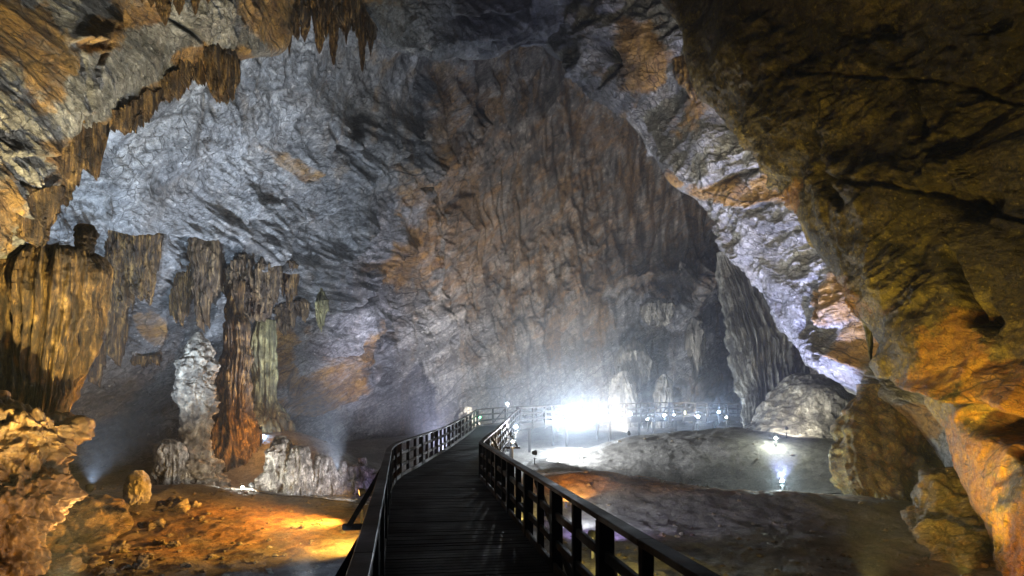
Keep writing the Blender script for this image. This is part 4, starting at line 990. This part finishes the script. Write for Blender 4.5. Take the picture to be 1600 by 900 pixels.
flood((7.4, 10.4, 0), P(1410, 590, 15.8), (1.0, 0.76, 0.10), 950, 'golden flood lamp at the foot of the right wall, turned up its inner edge', cone=80, blend=1.0)
flood((-4.3, 19.5, 0), P(470, 730, 22.5), (0.93, 0.94, 1.0), 380, 'cool lamp behind the left railing, turned to the pale stalagmite row', cone=60, blend=0.8, stand=0.15)
flood((-2.2, 10.0, 0), (-5.5, 12.0, -1.2), BLUE, 220, 'blue lamp under the left railing near the outer strut', cone=110, stand=0.15)
flood((5.3, 8.0, 0), P(1580, 800, 11.5), (1.0, 0.50, 0.11), 640, 'orange flood lamp on the near right floor, turned to the right wall', cone=70, blend=1.0)
flood((5.2, 9.4, 0), P(1500, 400, 12), (1.0, 0.78, 0.20), 560, 'yellow flood lamp on the near right floor, turned up the right wall', cone=100)
flood((9.5, 22.5, 0), P(1215, 440, 25), (0.50, 0.54, 1.0), 5200, 'violet flood lamp at the foot of the brown pillar, turned up to the arch', cone=95, blend=1.0)
flood((1.65, 13.0, 0), P(1130, 250, 27), (1.0, 0.94, 0.80), 4200, 'warm flood lamp on the right floor, turned up to the arch', cone=48, blend=1.0)
flood((1.5, 14.6, 0), (2.9, 17.2, -1.1), VIOLET, 170, 'violet lamp under the right edge of the boardwalk', cone=110, stand=0.15)
flood((-3.3, 20.6, 0), (-4.6, 26, -1.0), VIOLET, 60, 'violet lamp under the left railing beyond the first bend', cone=120, stand=0.15)
flood((-0.2, 17.2, 0), (1.2, 20.0, -0.9), YEL, 120, 'yellow lamp under the corner post of the right railing', cone=110, stand=0.15)
flood((1.7, 11.0, 0), (3.3, 13.6, -1.2), YEL, 130, 'yellow lamp under the near right edge of the boardwalk', cone=110, stand=0.15)
flood((1.6, 18.8, 0), (2.6, 21.6, -0.4), ORANGE, 150, 'orange lamp turned to the low ridge right of the boardwalk', cone=100, stand=0.15)
flood((-0.5, 40.5, 0), P(770, 520, 54), (1.0, 0.93, 0.86), 4800, 'added pale flood lamp behind the far turn, turned to the back wall', cone=90, blend=1.0)  # extra unseen lamp, put in to raise the back wall
flood((6, 33, 0), P(800, 440, 53), (1.0, 0.84, 0.62), 3400, 'added warm fill lamp before the far boardwalk, turned up the back wall', cone=75, blend=1.0)  # unseen fill, added for the upper back wall

# ------------------------------------------------------------------ haze
def haze(density=0.0013):
    x0, x1, y0, y1, z0, z1 = -45, 52, -14, 95, -5, 60
    v = [(x, y, z) for z in (z0, z1) for x, y in ((x0, y0), (x1, y0), (x1, y1), (x0, y1))]
    m = bpy.data.materials.new('cave_mist'); m.use_nodes = True; t = m.node_tree
    t.nodes.remove(t.nodes['Principled BSDF'])
    pv = t.nodes.new('ShaderNodeVolumePrincipled'); pv.inputs['Color'].default_value = (0.86, 0.9, 1.0, 1); pv.inputs['Density'].default_value = density
    pv.inputs['Anisotropy'].default_value = 0.2
    t.links.new(pv.outputs[0], t.nodes['Material Output'].inputs['Volume'])
    return tag(mesh_from('haze', v, BOXF, m, smooth=False), kind='stuff')
haze()

def mist_bank(centres, x0, x1, y0, y1, z0, z1):
    """drifting mist that thickens round the far lamps"""
    v = [(x, y, z) for z in (z0, z1) for x, y in ((x0, y0), (x1, y0), (x1, y1), (x0, y1))]
    g = G('drifting_mist'); g.n.remove(g.bsdf); co = g.coord(); tot = None
    for (x, y, z), (rx, ry, rz), a in centres:
        m = g.mapping(co, (1 / rx, 1 / ry, 1 / rz), (0, 0, 0), (-x / rx, -y / ry, -z / rz))
        d = g.add('ShaderNodeVectorMath', operation='LENGTH'); g.set(d.inputs[0], m)
        e = g.math('MULTIPLY', g.math('POWER', 2.718, g.math('MULTIPLY', g.math('POWER', d.outputs['Value'], 2.0), -2.2)), a)
        tot = e if tot is None else g.math('ADD', tot, e)
    n = g.noise(co, 0.35, 3, 0.6)
    tot = g.math('MULTIPLY', tot, g.math('MULTIPLY_ADD', n, 2.4, -0.35))
    tot = g.math('MAXIMUM', g.math('SUBTRACT', tot, 0.0006), 0.0)
    pv = g.add('ShaderNodeVolumePrincipled'); pv.inputs['Color'].default_value = (0.80, 0.88, 1.0, 1); pv.inputs['Anisotropy'].default_value = 0.1
    g.set(pv.inputs['Density'], tot); g.l.new(pv.outputs[0], g.out.inputs['Volume'])
    return tag(mesh_from('mist', v, BOXF, g.m, smooth=False), kind='stuff')
mist_bank([((3.5, 35.0, 1.3), (1.8, 1.8, 1.6), 0.030), ((2.6, 36.0, 3.0), (10, 7, 9.5), 0.024), ((10.5, 38.5, 1.6), (9, 4, 2.6), 0.014), ((-6.0, 31, 0.8), (6.5, 5, 3.6), 0.022), ((10.8, 26.6, 0.4), (1.5, 1.5, 1.2), 0.03), ((9.0, 21.5, -0.4), (1.1, 1.1, 0.9), 0.03)],
          -18, 22, 17, 52, -2.5, 17)
